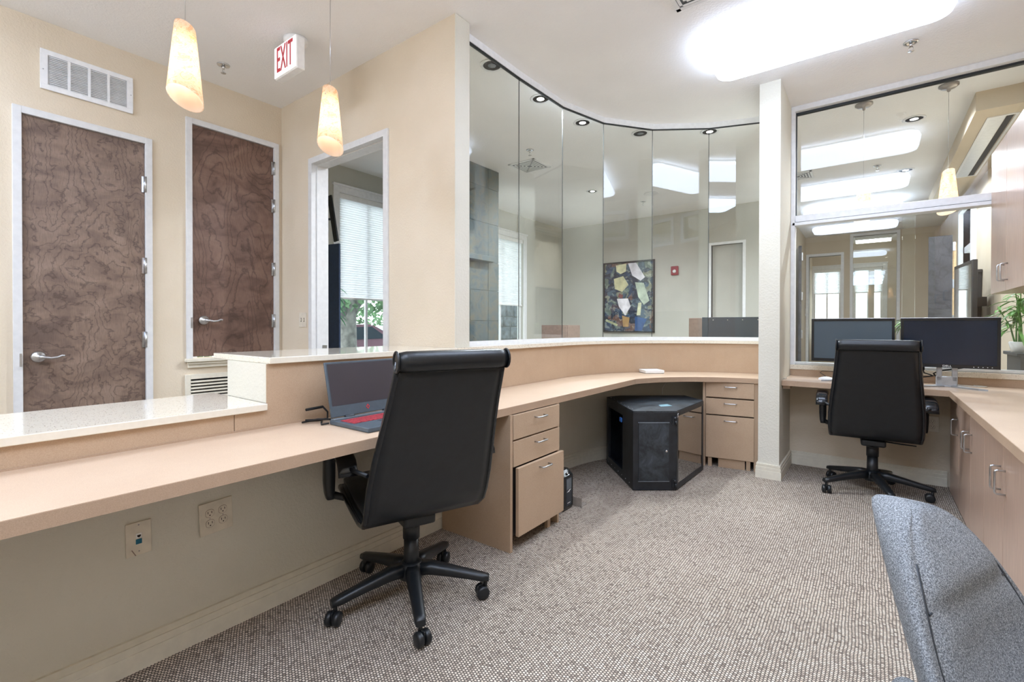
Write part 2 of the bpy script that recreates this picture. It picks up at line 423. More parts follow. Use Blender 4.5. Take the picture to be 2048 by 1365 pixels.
# ------------------------------------------------------------------ baseboards
def bb_strip(f):
    m = M()
    for o, z0, z1 in ((.016, 0, .062), (.012, .062, .070), (.014, .070, .088), (.008, .088, .098), (.011, .098, .112)): m.strip(f(0), f(o), z0, z1)
    return m
def seg(name, p, q, nrm, label):
    L = lambda o: [(p[0]+nrm[0]*o, p[1]+nrm[1]*o), (q[0]+nrm[0]*o, q[1]+nrm[1]*o)]
    return struct(name, bb_strip(L), MTRIM, label, 'baseboard')
struct('baseboard_counter', bb_strip(lambda o: path(o, -3.0)), MTRIM, 'cream moulded baseboard along the counter wall', 'baseboard')
seg('baseboard_back', (-.54, 4.70), (.45, 4.70), (0, -1), 'cream moulded baseboard under the desk at the right window')
struct('baseboard_pillar', bb_strip(lambda o: [(-.70-o, 4.23), (-.70-o, 4.11-o), (-.555+o, 4.11-o), (-.555+o, 4.69)]), MTRIM, 'cream moulded baseboard wrapped round the stub wall', 'baseboard')
seg('baseboard_left', (-4.08, 1.15), (-4.08, 2.07), (1, 0), 'cream baseboard under the reddish door')
# ------------------------------------------------------------------ doors on the left wall
def lever(parent, y, z, s=1):
    h = M(); R = Matrix.Rotation(PI/2, 4, 'Y')
    h.lathe([(0.034, 0), (.034, .006), (.028, .014), (.016, .018), (.012, .045), (0, .045)], (-4.055, y, z), 24, R)
    h.tube([(-4.012, y, z), (-4.008, y+.02*s, z-.002), (-4.008, y+.05*s, z-.008), (-4.008, y+.08*s, z-.004), (-4.006, y+.10*s, z+.006), (-4.0, y+.112*s, z+.003)], [.010, .010, .008, .007, .0065, .006], 10)
    return build('lever_handle', h, MSTEEL, parent)
def door(name, label, D, mat, hz, hy, hinges, strike):
    y0, y1, z0, z1 = D
    r = setting(name, label, 'door', (-4.08, (y0+y1)/2, z0))
    f = M(); t = .038
    f.box(-4.2, -4.062, y0-t, y0+.0025, z0, z1+t, .002); f.box(-4.2, -4.062, y1-.0025, y1+t, z0, z1+t, .002); f.box(-4.2, -4.063, y0-.001, y1+.001, z1-.003, z1+t)
    f.box(-4.18, -4.12, y0, y0+.012, z0, z1); f.box(-4.18, -4.12, y1-.012, y1, z0, z1)
    build('door_frame', f, MJAMB, r)
    d = build('door_leaf', B(-4.12, -4.082, y0+.004, y1-.004, z0+.012, z1-.005, .001), mat, r)
    lever(d, hy, hz)
    for z in hinges:
        h = M(); h.tube([(-4.066, y1-.002, z-.055), (-4.066, y1-.002, z+.055)], .008, 10)
        h.box(-4.079, -4.074, y1-.022, y1-.002, z-.055, z+.055); build('hinge', h, MSTEEL, r)
    build('strike_plate', B(-4.075, -4.061, y0-.012, y0-.001, strike-.04, strike+.04), MSTEEL, r)
    return r
door('door_1', 'tall weathered brown veneer door, left of the two', D1, MD1, .986, .555, (1.08, 1.60, 2.17), .97)
door('door_2', 'raised reddish brown veneer door right of the tall door, above a cream sill', D2, MD2, 1.219, 1.457, (1.22, 1.66, 2.20, 2.52), 1.20)
m = M(); m.box(-4.08, -4.03, 1.335, 2.055, .905, .93, .004); m.box(-4.08, -4.045, 1.35, 2.05, .885, .905, .006); m.box(-4.08, -4.06, 1.355, 2.05, .86, .885, .004)
struct('trim_1', m, MTRIM, 'cream moulded sill under the raised reddish door', 'trim')
# louvre below
r = thing('louvre_grille', 'cream louvred return grille low on the wall below the reddish door', 'vent', (-4.08, 1.55, .3))
f = M(); f.box(-4.08, -4.06, 1.337, 1.372, .32, .81, .003); f.box(-4.08, -4.06, 1.90, 1.935, .32, .81, .003); f.box(-4.08, -4.06, 1.372, 1.90, .775, .81); f.box(-4.08, -4.06, 1.372, 1.90, .32, .355)
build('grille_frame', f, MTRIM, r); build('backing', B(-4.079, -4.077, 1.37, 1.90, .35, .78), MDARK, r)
for i in range(17):
    z = .362+i*.0245
    build('slat', B(-.009, .009, 1.373, 1.899, -.0025, .0025, mat=Matrix.Translation((-4.068, 0, z)) @ Matrix.Rotation(.6, 4, 'Y')), MTRIM, r)
# top vent
r = thing('wall_vent', 'white four section air return grille high on the wall above the tall brown door', 'vent', (-4.08, .8, 2.64))
f = M(); y0, y1, z0, z1 = .572, 1.031, 2.64, 2.886
f.box(-4.08, -4.066, y0, y1, z0, z0+.032, .003); f.box(-4.08, -4.066, y0, y1, z1-.032, z1, .003); f.box(-4.08, -4.067, y0, y0+.034, z0+.03, z1-.03); f.box(-4.08, -4.067, y1-.034, y1, z0+.03, z1-.03)
sp = (y1-y0-.068)/4
for i in (1, 2, 3): f.box(-4.08, -4.067, y0+.034+sp*i-.007, y0+.034+sp*i+.007, z0+.03, z1-.03)
build('grille_frame', f, MWHITE, r); build('backing', B(-4.079, -4.077, y0+.03, y1-.03, z0+.03, z1-.03), plain('light grey duct', 'CDCFD0', .7), r)
for i in range(4):
    s = M()
    for k in range(17): s.box(-.006, .006, y0+.041+sp*i, y0+.027+sp*(i+1), -.0012, .0012, mat=Matrix.Translation((-4.071, 0, z0+.037+k*.0107)) @ Matrix.Rotation(.7, 4, 'Y'))
    tag(build('slat_bank', s, MWHITE, r), kind='stuff')
for y, z in ((y0+.012, 2.76), (y1-.012, 2.765)): build('screw', M().lathe([(.004, 0), (.003, .002), (0, .002)], (-4.066, y, z), 8, Matrix.Rotation(PI/2, 4, 'Y')), MSTEEL, r)
# ------------------------------------------------------------------ doorway frame
r = setting('door_3', 'white steel frame of the open doorway in the cream wall', 'door', (-3.12, 2.07, 0))
f = M(); a, b, z = -3.583, -2.665, 2.484
for x0, x1 in ((a-.042, a+.006), (b-.006, b+.042)): f.box(x0, x1, 2.055, 2.205, 0, z+.04, .002)
f.box(a, b, 2.0555, 2.2045, z-.006, z+.04)
for x0, x1 in ((a, a+.014), (b-.014, b)): f.box(x0, x1, 2.10, 2.14, 0, z)
f.box(a+.014, b-.014, 2.10, 2.14, z-.014, z); build('door_frame', f, MJAMB, r)
build('strike_plate', B(a+.0055, a+.009, 2.15, 2.19, .95, 1.02), MSTEEL, r)
# ------------------------------------------------------------------ lobby and side room windows
def shade_window(name, label, x, y0, y1, z0, z1, zb, mulls, rail, axis='y'):
    r = setting(name, label, 'window', (x, (y0+y1)/2, z0) if axis == 'y' else ((y0+y1)/2, x, z0))
    def bx(mm, d0, d1, p, q, za, zb_, bev=0):   # d: distance into the room
        if axis == 'y': mm.box(x+d0, x+d1, p, q, za, zb_, bev)
        else: mm.box(p, q, x-d1, x-d0, za, zb_, bev)
    f = M()
    bx(f, 0, .02, y0-.08, y0, z0-.06, z1+.09, .003); bx(f, 0, .02, y1, y1+.08, z0-.06, z1+.09, .003)
    bx(f, 0, .022, y0, y1, z1, z1+.09, .004); bx(f, 0, .035, y0-.09, y1+.09, z1+.075, z1+.1, .004); bx(f, -.1, .05, y0-.09, y1+.09, z0-.03, z0, .004)
    build('window_trim', f, MWHITE, r)
    f = M()
    bx(f, -.09, -.05, y0, y0+.04, z0, z1); bx(f, -.09, -.05, y1-.04, y1, z0, z1); bx(f, -.09, -.05, y0+.04, y1-.04, z0, z0+.05); bx(f, -.09, -.05, y0+.04, y1-.04, z1-.05, z1)
    for q in mulls: bx(f, -.085, -.055, q-.015, q+.015, z0+.05, z1-.05)
    build('sash', f, MWHITE, r)
    p = M(); bx(p, -.073, -.067, y0+.04, y1-.04, z0+.05, z1-.05); build('pane', p, MGLW, r)
    P = []; n = int((z1-zb)/.028)
    for i in range(2*n+1):
        zz = z1-.04-(z1-.04-zb)*i/(2*n); d = -.035+(.014 if i % 2 else 0)
        P.append([(x+d, y0+.02, zz), (x+d, y1-.02, zz)] if axis == 'y' else [(y0+.02, x-d, zz), (y1-.02, x-d, zz)])
    s = M(); s.grid(P, smooth=False); build('pleated_shade', s, MBLIND, r)
    s = M(); bx(s, -.045, -.005, y0+.01, y1-.01, z1-.06, z1); bx(s, -.042, -.014, y0+.02, y1-.02, zb-.02, zb); build('shade_rail', s, MWHITE2, r)
    return r
shade_window('window_3', 'window with a white pleated shade seen through the open doorway', -4.97, 3.2, 4.5, .75, 2.74, 1.515, (3.62, 4.08), 1)
shade_window('window_4', 'lobby window with a white pleated shade right of the slate column', -4.79, 5.55, 6.64, .75, 2.66, 1.54, (6.08,), 1)
shade_window('window_9', 'far shaded window behind the left framed opening of the hall', 13.3, -1.1, -.56, .8, 2.5, 1.95, (-.83,), 1, 'x')
shade_window('window_10', 'far shaded window behind the right framed opening of the hall', 13.3, -.32, .2, .8, 2.5, 1.95, (-.06,), 1, 'x')
# ------------------------------------------------------------------ curved glass screen
J = [(-2.08, 2.2), (-2.085, 2.833), (-2.067, 3.424), (-1.935, 3.917), (-1.635, 4.324), (-1.207, 4.612), (-.70, 4.79)]
gs = setting('window_1', 'curved frameless glass screen of six tall panes above the desk', 'window', (-1.9, 3.6, 1.05))
def along(p, q, w, z0, z1, g0=0, g1=0, bev=0):
    d = Vector((q[0]-p[0], q[1]-p[1], 0)); L = d.length; a = math.atan2(d.y, d.x)
    return M().box(g0, L-g1, -w/2, w/2, z0, z1, bev, Matrix.Translation((p[0], p[1], 0)) @ Matrix.Rotation(a, 4, 'Z'))
for p, q in zip(J, J[1:]):
    build('pane', along(p, q, .010, 1.078, 3.012, .002, .002), MGL, gs)
def poly_off(o):
    out = []
    for i, p in enumerate(J):
        t = Vector((J[min(i+1, 6)][0]-J[max(i-1, 0)][0], J[min(i+1, 6)][1]-J[max(i-1, 0)][1])).normalized()
        out.append((p[0]+t.y*o, p[1]-t.x*o))
    return out
build('top_channel', M().strip(poly_off(-.016), poly_off(.016), 3.012, ZC), MWHITE, gs)
build('top_gasket', M().strip(poly_off(-.012), poly_off(.012), 3.007, 3.0119), MSEAL, gs)
build('bottom_channel', M().strip(poly_off(-.012), poly_off(.012), 1.047, 1.078), MWHITE, gs)
for p in J[1:6]: build('glass_joint', B(p[0]-.0022, p[0]+.0022, p[1]-.0022, p[1]+.0022, 1.079, 3.006), MSEAL, gs)
# ------------------------------------------------------------------ quartz ledges
q = thing('stone_ledge', 'long lower cream speckled quartz ledge at the left, front of the counter', 'countertop', (-2.24, 0, .83))
build('slab', B(-2.5, -1.975, -3.0, .9435, .8302, .858, .003), MQ, q)
q = thing('stone_ledge', 'raised cream speckled quartz ledge from the counter step round below the curved glass', 'countertop', (-2.24, 1.5, 1.02))
build('slab', B(-2.535, -1.975, .952, 2.068, 1.0202, 1.047, .003), MQ, q)
build('slab', M().strip(path(-.19, 2.195), path(.028, 2.195), 1.0204, 1.0468), MQ, q)
build('slab', B(-1.9955, -1.972, 2.066, 2.197, 1.0204, 1.0468), MQ, q)
build('end_panel', B(-2.36, -1.995, .945, .96, .858, 1.02), MWP, q)
# ------------------------------------------------------------------ laminate desk
dk = thing('reception_desk', 'long pinkish tan laminate desk top running along the counter wall and curving round', 'desk', (-1.75, 1, .717))
def desk_front(o=0, y0=-2.9):
    pts = [(-1.49-o, y0), (-1.49-o, 3.597)]; R = .92+o
    t0 = math.asin(.297/.92)
    te = math.acos(.08/R)
    for i in range(1, 21):
        t = t0+(te-t0)*i/20; pts.append((CC[0]-R*math.cos(t), CC[1]+R*math.sin(t)))
    return pts
poly = desk_front(.0015)+path(.001, -2.9)[::-1]
build('desk_top', M().prism(poly, .718, .757), MLAM, dk)
build('edge_band', M().strip(desk_front(.0015), desk_front(0), .717, .7555), MLAME, dk)
bs = build('backsplash', M().strip(path(.0005, -2.9, .82), path(.008, -2.9, .82), .757, .829), MLAMV, dk)
m = M(); m.box(-1.9995, -1.992, .823, 1.0, .757, .829); m.box(-1.9995, -1.992, .946, 1.0, .829, 1.0195); m.strip(path(.0005, 1.0), path(.008, 1.0), .757, 1.0195)
build('backsplash', m, MLAMV, dk)
build('scribe_strip', M().strip(path(.008, -2.9), path(.011, -2.9), .757, .764), MLAME, dk)
# ------------------------------------------------------------------ drawer pedestals
def pull(parent, mat4, L=.1, horiz=True, proj=.03, r=.0042):
    m = M(); h = L/2; c = .008
    pts = [(-h, 0, 0), (-h, -proj+c, 0), (-h+c*.3, -proj+c*.3, 0), (-h+c, -proj, 0), (h-c, -proj, 0), (h-c*.3, -proj+c*.3, 0), (h, -proj+c, 0), (h, 0, 0)]
    if not horiz: pts = [(0, y, x) for x, y, z in pts]
    m.tube([mat4 @ Vector(p) for p in pts], r, 8)
    return build('handle', m, MSTEEL, parent)
# frame local: x along the front (left to right seen by the user), y into the cabinet, z up
def pedestal(label, origin, rz, w, depth, rows, xl, kick):
    r = thing('drawer_pedestal', label, 'drawers', (origin[0], origin[1], 0), rz)
    T = wm(r)
    b = M()
    b.box(-.02, 0, .004, depth, 0, .715, mat=T)             # full height side panel
    b.box(0, w, .02, depth, .09, .715, mat=T)
    for x0, x1 in kick: b.box(x0, x1, .02, .04, 0, .09, mat=T)
    b.box(w, w+xl, .012, depth, 0, .715, mat=T)
    build('body', b, MLAMV, r)
    for i, (za, zb, dx, dy) in enumerate(rows):
        d = build('drawer_front', B(.003+dx, w-.003+dx+.004, -.001+dy, .019+dy, za, zb, .0012, T), MLAMV, r)
        pull(d, T @ Matrix.Translation((w*.53+dx, dy-.001, zb-.035)), .09)
        s = M().box(.006, w, .0192, .0198, za-.006, zb+.004, mat=T); build('shadow_gap', s, MSLOT, r)
    return r
# left one: front faces +x ; local x -> +y , local y -> -x
pedestal('tan three drawer pedestal under the desk behind the near black chair, lowest drawer ajar', (-1.478, 1.962), PI/2, .455, .5,
         [(.584, .712, 0, 0), (.442, .575, 0, 0), (.078, .436, .014, -.022)], .016, [(.36, .39)])
a = math.atan2(.059, .39)
pedestal('tan three drawer pedestal beside the stub wall at the curve of the desk', (-1.11, 4.163), a, .365, .36,
         [(.587, .712, 0, 0), (.443, .575, 0, 0), (.08, .432, 0, 0)], .032, [(.02, .05), (.1, .3), (.31, .34)])
# ------------------------------------------------------------------ right window
w = setting('window_2', 'large white framed interior window with sliding glass above the right desk', 'window', (.2, 4.76, .81))
f = M()
f.box(-.555, 1.0, 4.70, 4.80, 3.016, ZC, .002); f.box(-.555, -.525, 4.70, 4.80, .84, 3.016, .002)
build('outer_frame', f, MWHITE, w)
f = M(); f.box(-.525, 1.0, 4.715, 4.79, 2.07, 2.127, .004); f.box(-.545, 1.0, 4.70, 4.80, 2.04, 2.067, .003); build('mid_rail', f, MWHITE, w)
build('track_groove', B(-.53, 1.0, 4.712, 4.79, 2.066, 2.0715), MSEAL, w)
build('top_gasket', B(-.525, 1.0, 4.745, 4.78, 2.998, 3.0159), MSEAL, w)
build('side_gasket', B(-.5249, -.518, 4.745, 4.78, 2.127, 2.998), MSEAL, w)
build('upper_pane', B(-.518, 1.0, 4.756, 4.766, 2.127, 2.998), MGL, w)
build('sliding_pane', B(-.52, .265, 4.744, 4.752, .87, 2.045), MGL, w)
build('sliding_pane', B(.19, 1.0, 4.774, 4.782, .87, 2.045), MGL, w)
build('bottom_track', B(-.53, 1.0, 4.73, 4.80, .852, .872, .002), MALU, w)
q = thing('window_ledge', 'cream speckled quartz sill under the right window', 'windowsill', (.2, 4.76, .81))
build('slab', B(-.555, 1.0, 4.682, 4.95, .812, .851, .002), MQ, q)
# soffit beyond
m = M(); m.box(.66, 1.02, 5.29, 9.2, 2.906, ZC)
struct('ceiling_soffit', m, MWT, 'beige dropped soffit with a slot vent beyond the right window', 'soffit')
r = thing('slot_vent', 'white linear slot air diffuser in the underside of the beige soffit', 'vent', (.83, 6.5, 2.9))
f = M(); f.box(.755, .775, 5.5, 7.5, 2.898, 2.9055); f.box(.925, .945, 5.5, 7.5, 2.898, 2.9055); f.box(.775, .925, 5.5, 5.52, 2.898, 2.9055); f.box(.775, .925, 7.48, 7.5, 2.898, 2.9055)
build('vent_frame', f, MWHITE, r); build('vent_plate', B(.775, .87, 5.52, 7.48, 2.900, 2.9055), MALU, r); build('vent_slot', B(.875, .918, 5.52, 7.48, 2.903, 2.9058), MDARK, r)
# ------------------------------------------------------------------ right desk and cabinets
dk = thing('corner_desk', 'L shaped tan laminate worktop under the right window and along the right cabinets', 'desk', (.3, 4.4, .717))
build('desk_top', M().prism([(-.552, 4.212), (.412, 4.212), (.412, -1.5), (.999, -1.5), (.999, 4.698), (-.552, 4.698)], .718, .757), MLAM, dk)
m = M(); m.box(-.553, .4105, 4.2105, 4.212, .717, .7555); m.box(.4105, .412, -1.5, 4.212, .717, .7555); build('edge_band', m, MLAME, dk)
build('backsplash', B(-.552, .999, 4.690, 4.699, .757, .811), MLAMV, dk)
build('support_cleat', B(-.551, -.50, 4.25, 4.69, .69, .7169), MLAMV, dk)
def cab(label, ys, hs, x, xb, z0, z1, hz, group=None, name='base_cabinet', mat=MGRN, kick=True):
    r = thing(name, label, 'cabinet', (x, (ys[0]+ys[-1])/2, z0))
    b = M(); b.box(x+.019, xb, ys[0]+.001, ys[-1]-.001, z0+(.06 if kick else 0), z1)
    if kick: b.box(x+.02, xb, ys[0]+.001, ys[-1]-.001, z0, z0+.06)
    build('body', b, mat, r)
    for i, (p, q_) in enumerate(zip(ys, ys[1:])):
        d = build('door', B(x, x+.0185, p+.0018, q_-.0018, z0+(.012 if kick else 0), z1-.003, .001), mat, r)
        if hs[i] is not None:
            T = Matrix.Translation((x-.0005, hs[i], hz)) @ Matrix.Rotation(-PI/2, 4, 'Z')
            pull(d, T, .10, False, .032)
    return r
cab('single door tan base cabinet nearest the right window', [4.13, 4.55], [4.175], .45, .99, 0, .716, .525)
cab('middle two door tan base cabinet, next to the single door unit', [3.28, 3.687, 4.13], [3.64, 3.735], .45, .99, 0, .716, .525)
cab('two door tan base cabinet beside the grey fabric chair', [2.44, 2.86, 3.28], [2.815, 2.905], .45, .99, 0, .716, .525)
build('support_panel', B(.45, .99, -1.45, -1.43, 0, .717), MLAMV, dk)
cab('rosy tan wall cabinet at the right edge, beside the window glass', [3.80, 4.22, 4.69], [4.17, 4.265], .668, .999, 1.405, 2.39, 1.52, name='wall_cabinet', kick=False)
for k in range(3):
    y = 3.80-.86*(k+1); cab('tan wall cabinet out of frame towards the camera, %s of three' % ('first', 'second', 'third')[k], [y, y+.43, y+.86], [y+.385, y+.475], .668, .999, 1.405, 2.39, 1.52, name='wall_cabinet', kick=False)
def lamp(name, p, e, rad, c, parent, spot=0):
    d = bpy.data.lights.new(name, 'SPOT' if spot else 'POINT'); d.energy = e; d.color = lin(c)[:3]; d.shadow_soft_size = rad
    if spot: d.spot_size = math.radians(spot); d.spot_blend = .6
    o = bpy.data.objects.new(name, d); COL.objects.link(o); o.parent = parent
    o.matrix_local = wm(parent).inverted() @ Matrix.Translation(p)
# ------------------------------------------------------------------ ceiling light panels
def rrect(x0, x1, y0, y1, r, n=6):
    P = []
    for cx, cy, a0 in ((x1-r, y1-r, 0), (x0+r, y1-r, PI/2), (x0+r, y0+r, PI), (x1-r, y0+r, 1.5*PI)):
        for i in range(n+1): t = a0+PI/2*i/n; P.append((cx+r*math.cos(t), cy+r*math.sin(t)))
    return P
def panel(label, x0, x1, y0, y1, k=1, group=None):
    MPAN = emit('glowing acrylic diffuser', 'D4E4FF', PANEL_E*k)
    r = thing('ceiling_light', label, 'light', ((x0+x1)/2, (y0+y1)/2, 2.95), 0, group)
    build('pan', M().prism(rrect(x0+.05, x1-.05, y0+.05, y1-.05, .06), 3.04, 3.0595), MWHITE, r)
    m = M(); rows = []
    for ins, z in ((.05, 3.04), (.015, 3.02), (0, 2.985), (.012, 2.96), (.05, 2.945), (.12, 2.94)):
        rows.append([(px, py, z) for px, py in rrect(x0+ins, x1-ins, y0+ins, y1-ins, .10-min(ins*.4, .05))])
    R = m.grid(rows, closed=True); m.b.faces.new(R[-1]); build('diffuser', m, MPAN, r); return r
panel('long bright white ceiling light panel with rounded corners over the room', -.90, .37, 3.18, 3.72, .85)
panel('second ceiling light panel, seen only mirrored in the glass, directly behind the visible one', -.90, .37, 1.62, 2.16, 1.2)
panel('third ceiling light panel above the camera, seen only mirrored in the glass', -.90, .37, .05, .59, 1.5)
panel('fourth ceiling light panel behind the camera', -.90, .37, -1.5, -.96, 1.6)
panel('added unseen ceiling light panel brightening the hall in front of the brown doors, out of frame', -3.7, -2.5, -1.1, -.45, 2.1)  # added fill light for the left hall, outside the view
panel('second added unseen ceiling light panel brightening the hall, farther behind, out of frame', -3.7, -2.5, -2.6, -2.0, 2.1)  # another added fill panel, brightens the hall from farther back
panel('added ceiling light panel to brighten the hall beyond the right window', -.75, .3, 8.7, 9.2)  # added source so the hall behind the window is not dark
# ------------------------------------------------------------------ downlights, sprinklers, vents
def downlight(x, y, label, lit=True):
    r = thing('downlight', label, 'light', (x, y, ZC))
    build('trim_ring', M().lathe([(.062, 0), (.084, -.001), (.086, -.004), (.080, -.008), (.064, -.006)], (x, y, ZC-.0005), 28), MWHITE, r)
    build('reflector', M().lathe([(.064, -.0065), (.055, -.004), (.04, -.003)], (x, y, ZC), 24), MCHR, r)
    if lit: lamp('downlight_lamp', (x, y, ZC-.03), 125, .04, 'EDF4FF', r, 165)
    build('lamp_lens', M().lathe([(.04, -.0035), (.025, -.008), (0, -.010)], (x, y, ZC), 20), MLENS if lit else MGREY, r)
MLENS = emit('lit lamp lens', 'FFF8EE', 14)
for x, y, lab, lit in ((-2.185, 2.64, 'unlit recessed downlight with a chrome cone behind the first glass pane', False), (-2.185, 3.269, 'lit recessed downlight behind the second glass pane', True),
                  (-2.13, 3.885, 'lit recessed downlight behind the third glass pane', True), (-1.80, 4.44, 'unlit recessed downlight with a chrome cone behind the fourth glass pane', False),
                  (-1.25, 4.80, 'lit recessed downlight at the joint of the last two glass panes', True), (-3.1, 5.94, 'lit recessed downlight deep in the lobby ceiling', True),
                  (.30, 5.62, 'lit recessed downlight beyond the top right of the window', True), (.32, 7.4, 'lit recessed downlight farther down the hall ceiling', True)):
    downlight(x, y, lab, lit)
def sprinkler(x, y, label):
    r = thing('sprinkler', label, 'sprinkler', (x, y, ZC))
    build('escutcheon', M().lathe([(.042, -.001), (.04, -.006), (.026, -.010), (.018, -.004), (.0, -.004)], (x, y, ZC), 24), MCHR, r)
    m = M(); m.cyl((x, y), .009, ZC-.03, ZC-.004, 10)
    m.tube([(x-.008, y, ZC-.028), (x-.012, y, ZC-.045), (x, y, ZC-.058)], .002, 6); m.tube([(x+.008, y, ZC-.028), (x+.012, y, ZC-.045), (x, y, ZC-.058)], .002, 6)
    build('frame_arms', m, MCHR, r)
    build('deflector', M().lathe([(.017, -.058), (.017, -.060), (0, -.060)], (x, y, ZC), 14), MCHR, r)
sprinkler(.2, 4.10, 'chrome ceiling sprinkler right of the bright light panel')
sprinkler(-3.73, 1.472, 'chrome ceiling sprinkler between the near pendant lamp and the exit sign')
sprinkler(-2.911, 4.155, 'chrome ceiling sprinkler behind the second glass pane, by the square vent')
sprinkler(-2.75, 6.9, 'chrome ceiling sprinkler deep in the lobby near the ceiling speaker')
sprinkler(.05, 7.0, 'chrome ceiling sprinkler in the hall ceiling beyond the right window')
r = thing('ceiling_speaker', 'round dark ceiling speaker behind the fifth glass pane', 'speaker', (-2.49, 6.55, ZC))
build('speaker_rim', M().lathe([(.10, -.001), (.105, -.005), (.095, -.008)], (-2.49, 6.55, ZC), 24), MWHITE, r); build('speaker_mesh', M().lathe([(.096, -.006), (0, -.007)], (-2.49, 6.55, ZC), 24), MGREY, r)
def square_vent(x, y, s, label, rz):
    r = thing('ceiling_vent', label, 'vent', (x, y, ZC), rz); T = wm(r)
    h = s/2; f = M()
    for a in range(4): f.box(-h, h, h-.025, h, -.010, -.001, mat=T @ Matrix.Rotation(a*PI/2, 4, 'Z'))
    build('vent_frame', f, MWHITE, r); build('backing', B(-h+.02, h-.02, -h+.02, h-.02, -.002, -.0008, mat=T), MGREY, r)
    for a in range(4):
        for k in range(4):
            d = .03+k*.03; L = d
            build('louvre', B(-L, L, d, d+.016, -.010, -.0075, mat=T @ Matrix.Rotation(a*PI/2, 4, 'Z') @ Matrix.Rotation(0, 4, 'X')), MWHITE, r)
square_vent(-3.2, 4.56, .36, 'white square four way ceiling diffuser in the lobby behind the second glass pane', 0)
square_vent(-.765, 2.69, .33, 'white square ceiling diffuser at the top edge of the picture left of the light panel', 0)
square_vent(-.75, 6.9, .34, 'white square ceiling diffuser in the hall at the left of the right window', 0)
# ------------------------------------------------------------------ pendants
def pendant(x, y, zt, label, tilt):
    r = thing('pendant_lamp', label, 'lamp', (x, y, zt-.3)); h = .295
    build('canopy', M().lathe([(.062, 0), (.062, -.012), (.045, -.026), (.012, -.030), (.010, -.05), (.004, -.055), (0, -.055)], (x, y, ZC-.0005), 28), MNICK, r)
    build('cord', M().cyl((x, y), .0013, zt-.02, ZC-.05, 6), MSTEEL, r)
    # shade: cone with slanting cut ends
    n = 36; A = []; Bv = []; R = Matrix.Rotation(tilt, 3, 'Z')
    rows = []
    for k in range(9):
        t = k/8; row = []
        for j in range(n):
            a_ = 2*PI*j/n; rr = .038+(.066-.038)*t
            zc = zt-h*t; sl = (.030-.055*t)*math.cos(a_)*(1 if t < .5 else 1)
            zoff = -(.016+.016*t)*math.cos(a_)
            v = R @ Vector((rr*math.cos(a_), rr*math.sin(a_), 0)); row.append((x+v.x, y+v.y, zc+zoff))
        rows.append(row)
    m = M(); m.grid(rows, closed=True); s = build('shade', m, MSHADE, r)
    inner = [[(x+(p[0]-x)*.95, y+(p[1]-y)*.95, p[2]) for p in row] for row in rows]
    m = M(); m.grid(inner, closed=True); build('shade_lining', m, MSHADEI, r)
    m = M(); v = R @ Vector((1, 0, 0)); m.tube([(x-v.x*.045, y-v.y*.045, zt-.035), (x+v.x*.045, y+v.y*.045, zt-.035)], .003, 8)
    m.cyl((x, y), .012, zt-.06, zt-.01, 12); build('socket', m, MNICK, r)
    lamp('bulb_light', (x, y, zt-.19), .36, .02, 'FFE6D4', r)
    build('bulb', M().lathe([(0, -.13), (.012, -.125), (.016, -.10), (.010, -.07), (.008, -.05)], (x, y, zt), 12), MLENS2, r)
MLENS2 = emit('small halogen bulb', 'FFE2BC', 30)
pendant(-2.3, .76, 2.43, 'alabaster cone pendant lamp nearest the camera, in front of the brown doors', 2.0)
pendant(-2.3, 1.43, 2.43, 'alabaster cone pendant lamp before the open doorway', 2.0)
pendant(-.058, 5.0, 2.39, 'alabaster cone pendant lamp behind the left half of the right window', 2.0)
pendant(.472, 5.0, 2.385, 'alabaster cone pendant lamp behind the window close to the wall cabinet', 2.0)
pendant(-3.35, 3.2, 2.30, 'amber pendant lamp glowing in the lobby beside the slate column, left edge of the glass', 2.0)
# ------------------------------------------------------------------ exit sign
r = thing('exit_sign', 'white ceiling mounted sign reading EXIT in red letters', 'sign', (-3.02, 1.58, 2.8))
build('mount', M().lathe([(.075, -.0005), (.075, -.02), (.05, -.045), (0, -.047)], (-3.02, 1.63, ZC), 28), MWHITE2, r)
build('housing', B(-3.155, -2.88, 1.56, 1.615, 2.805, 3.012, .006), MWHITE2, r)
build('face_plate', B(-3.152, -2.883, 1.553, 1.5605, 2.808, 3.009, .002), emit('lit sign face', 'FFFFFF', .25), r)
text('letters', 'EXIT', .2, MRED, r, Matrix.Translation((-3.018, 1.5515, 2.908)) @ Matrix.Rotation(PI/2, 4, 'X') @ Matrix.Diagonal((.50, 1.16, 1, 1)), .001)
build('chevron', M().prism([(-3.14, 2.87), (-3.128, 2.885), (-3.128, 2.855)], 0, .0005, Matrix(((1, 0, 0, 0), (0, 0, -1, 1.5530), (0, 1, 0, 0), (0, 0, 0, 1)))), MWHITE2, r)
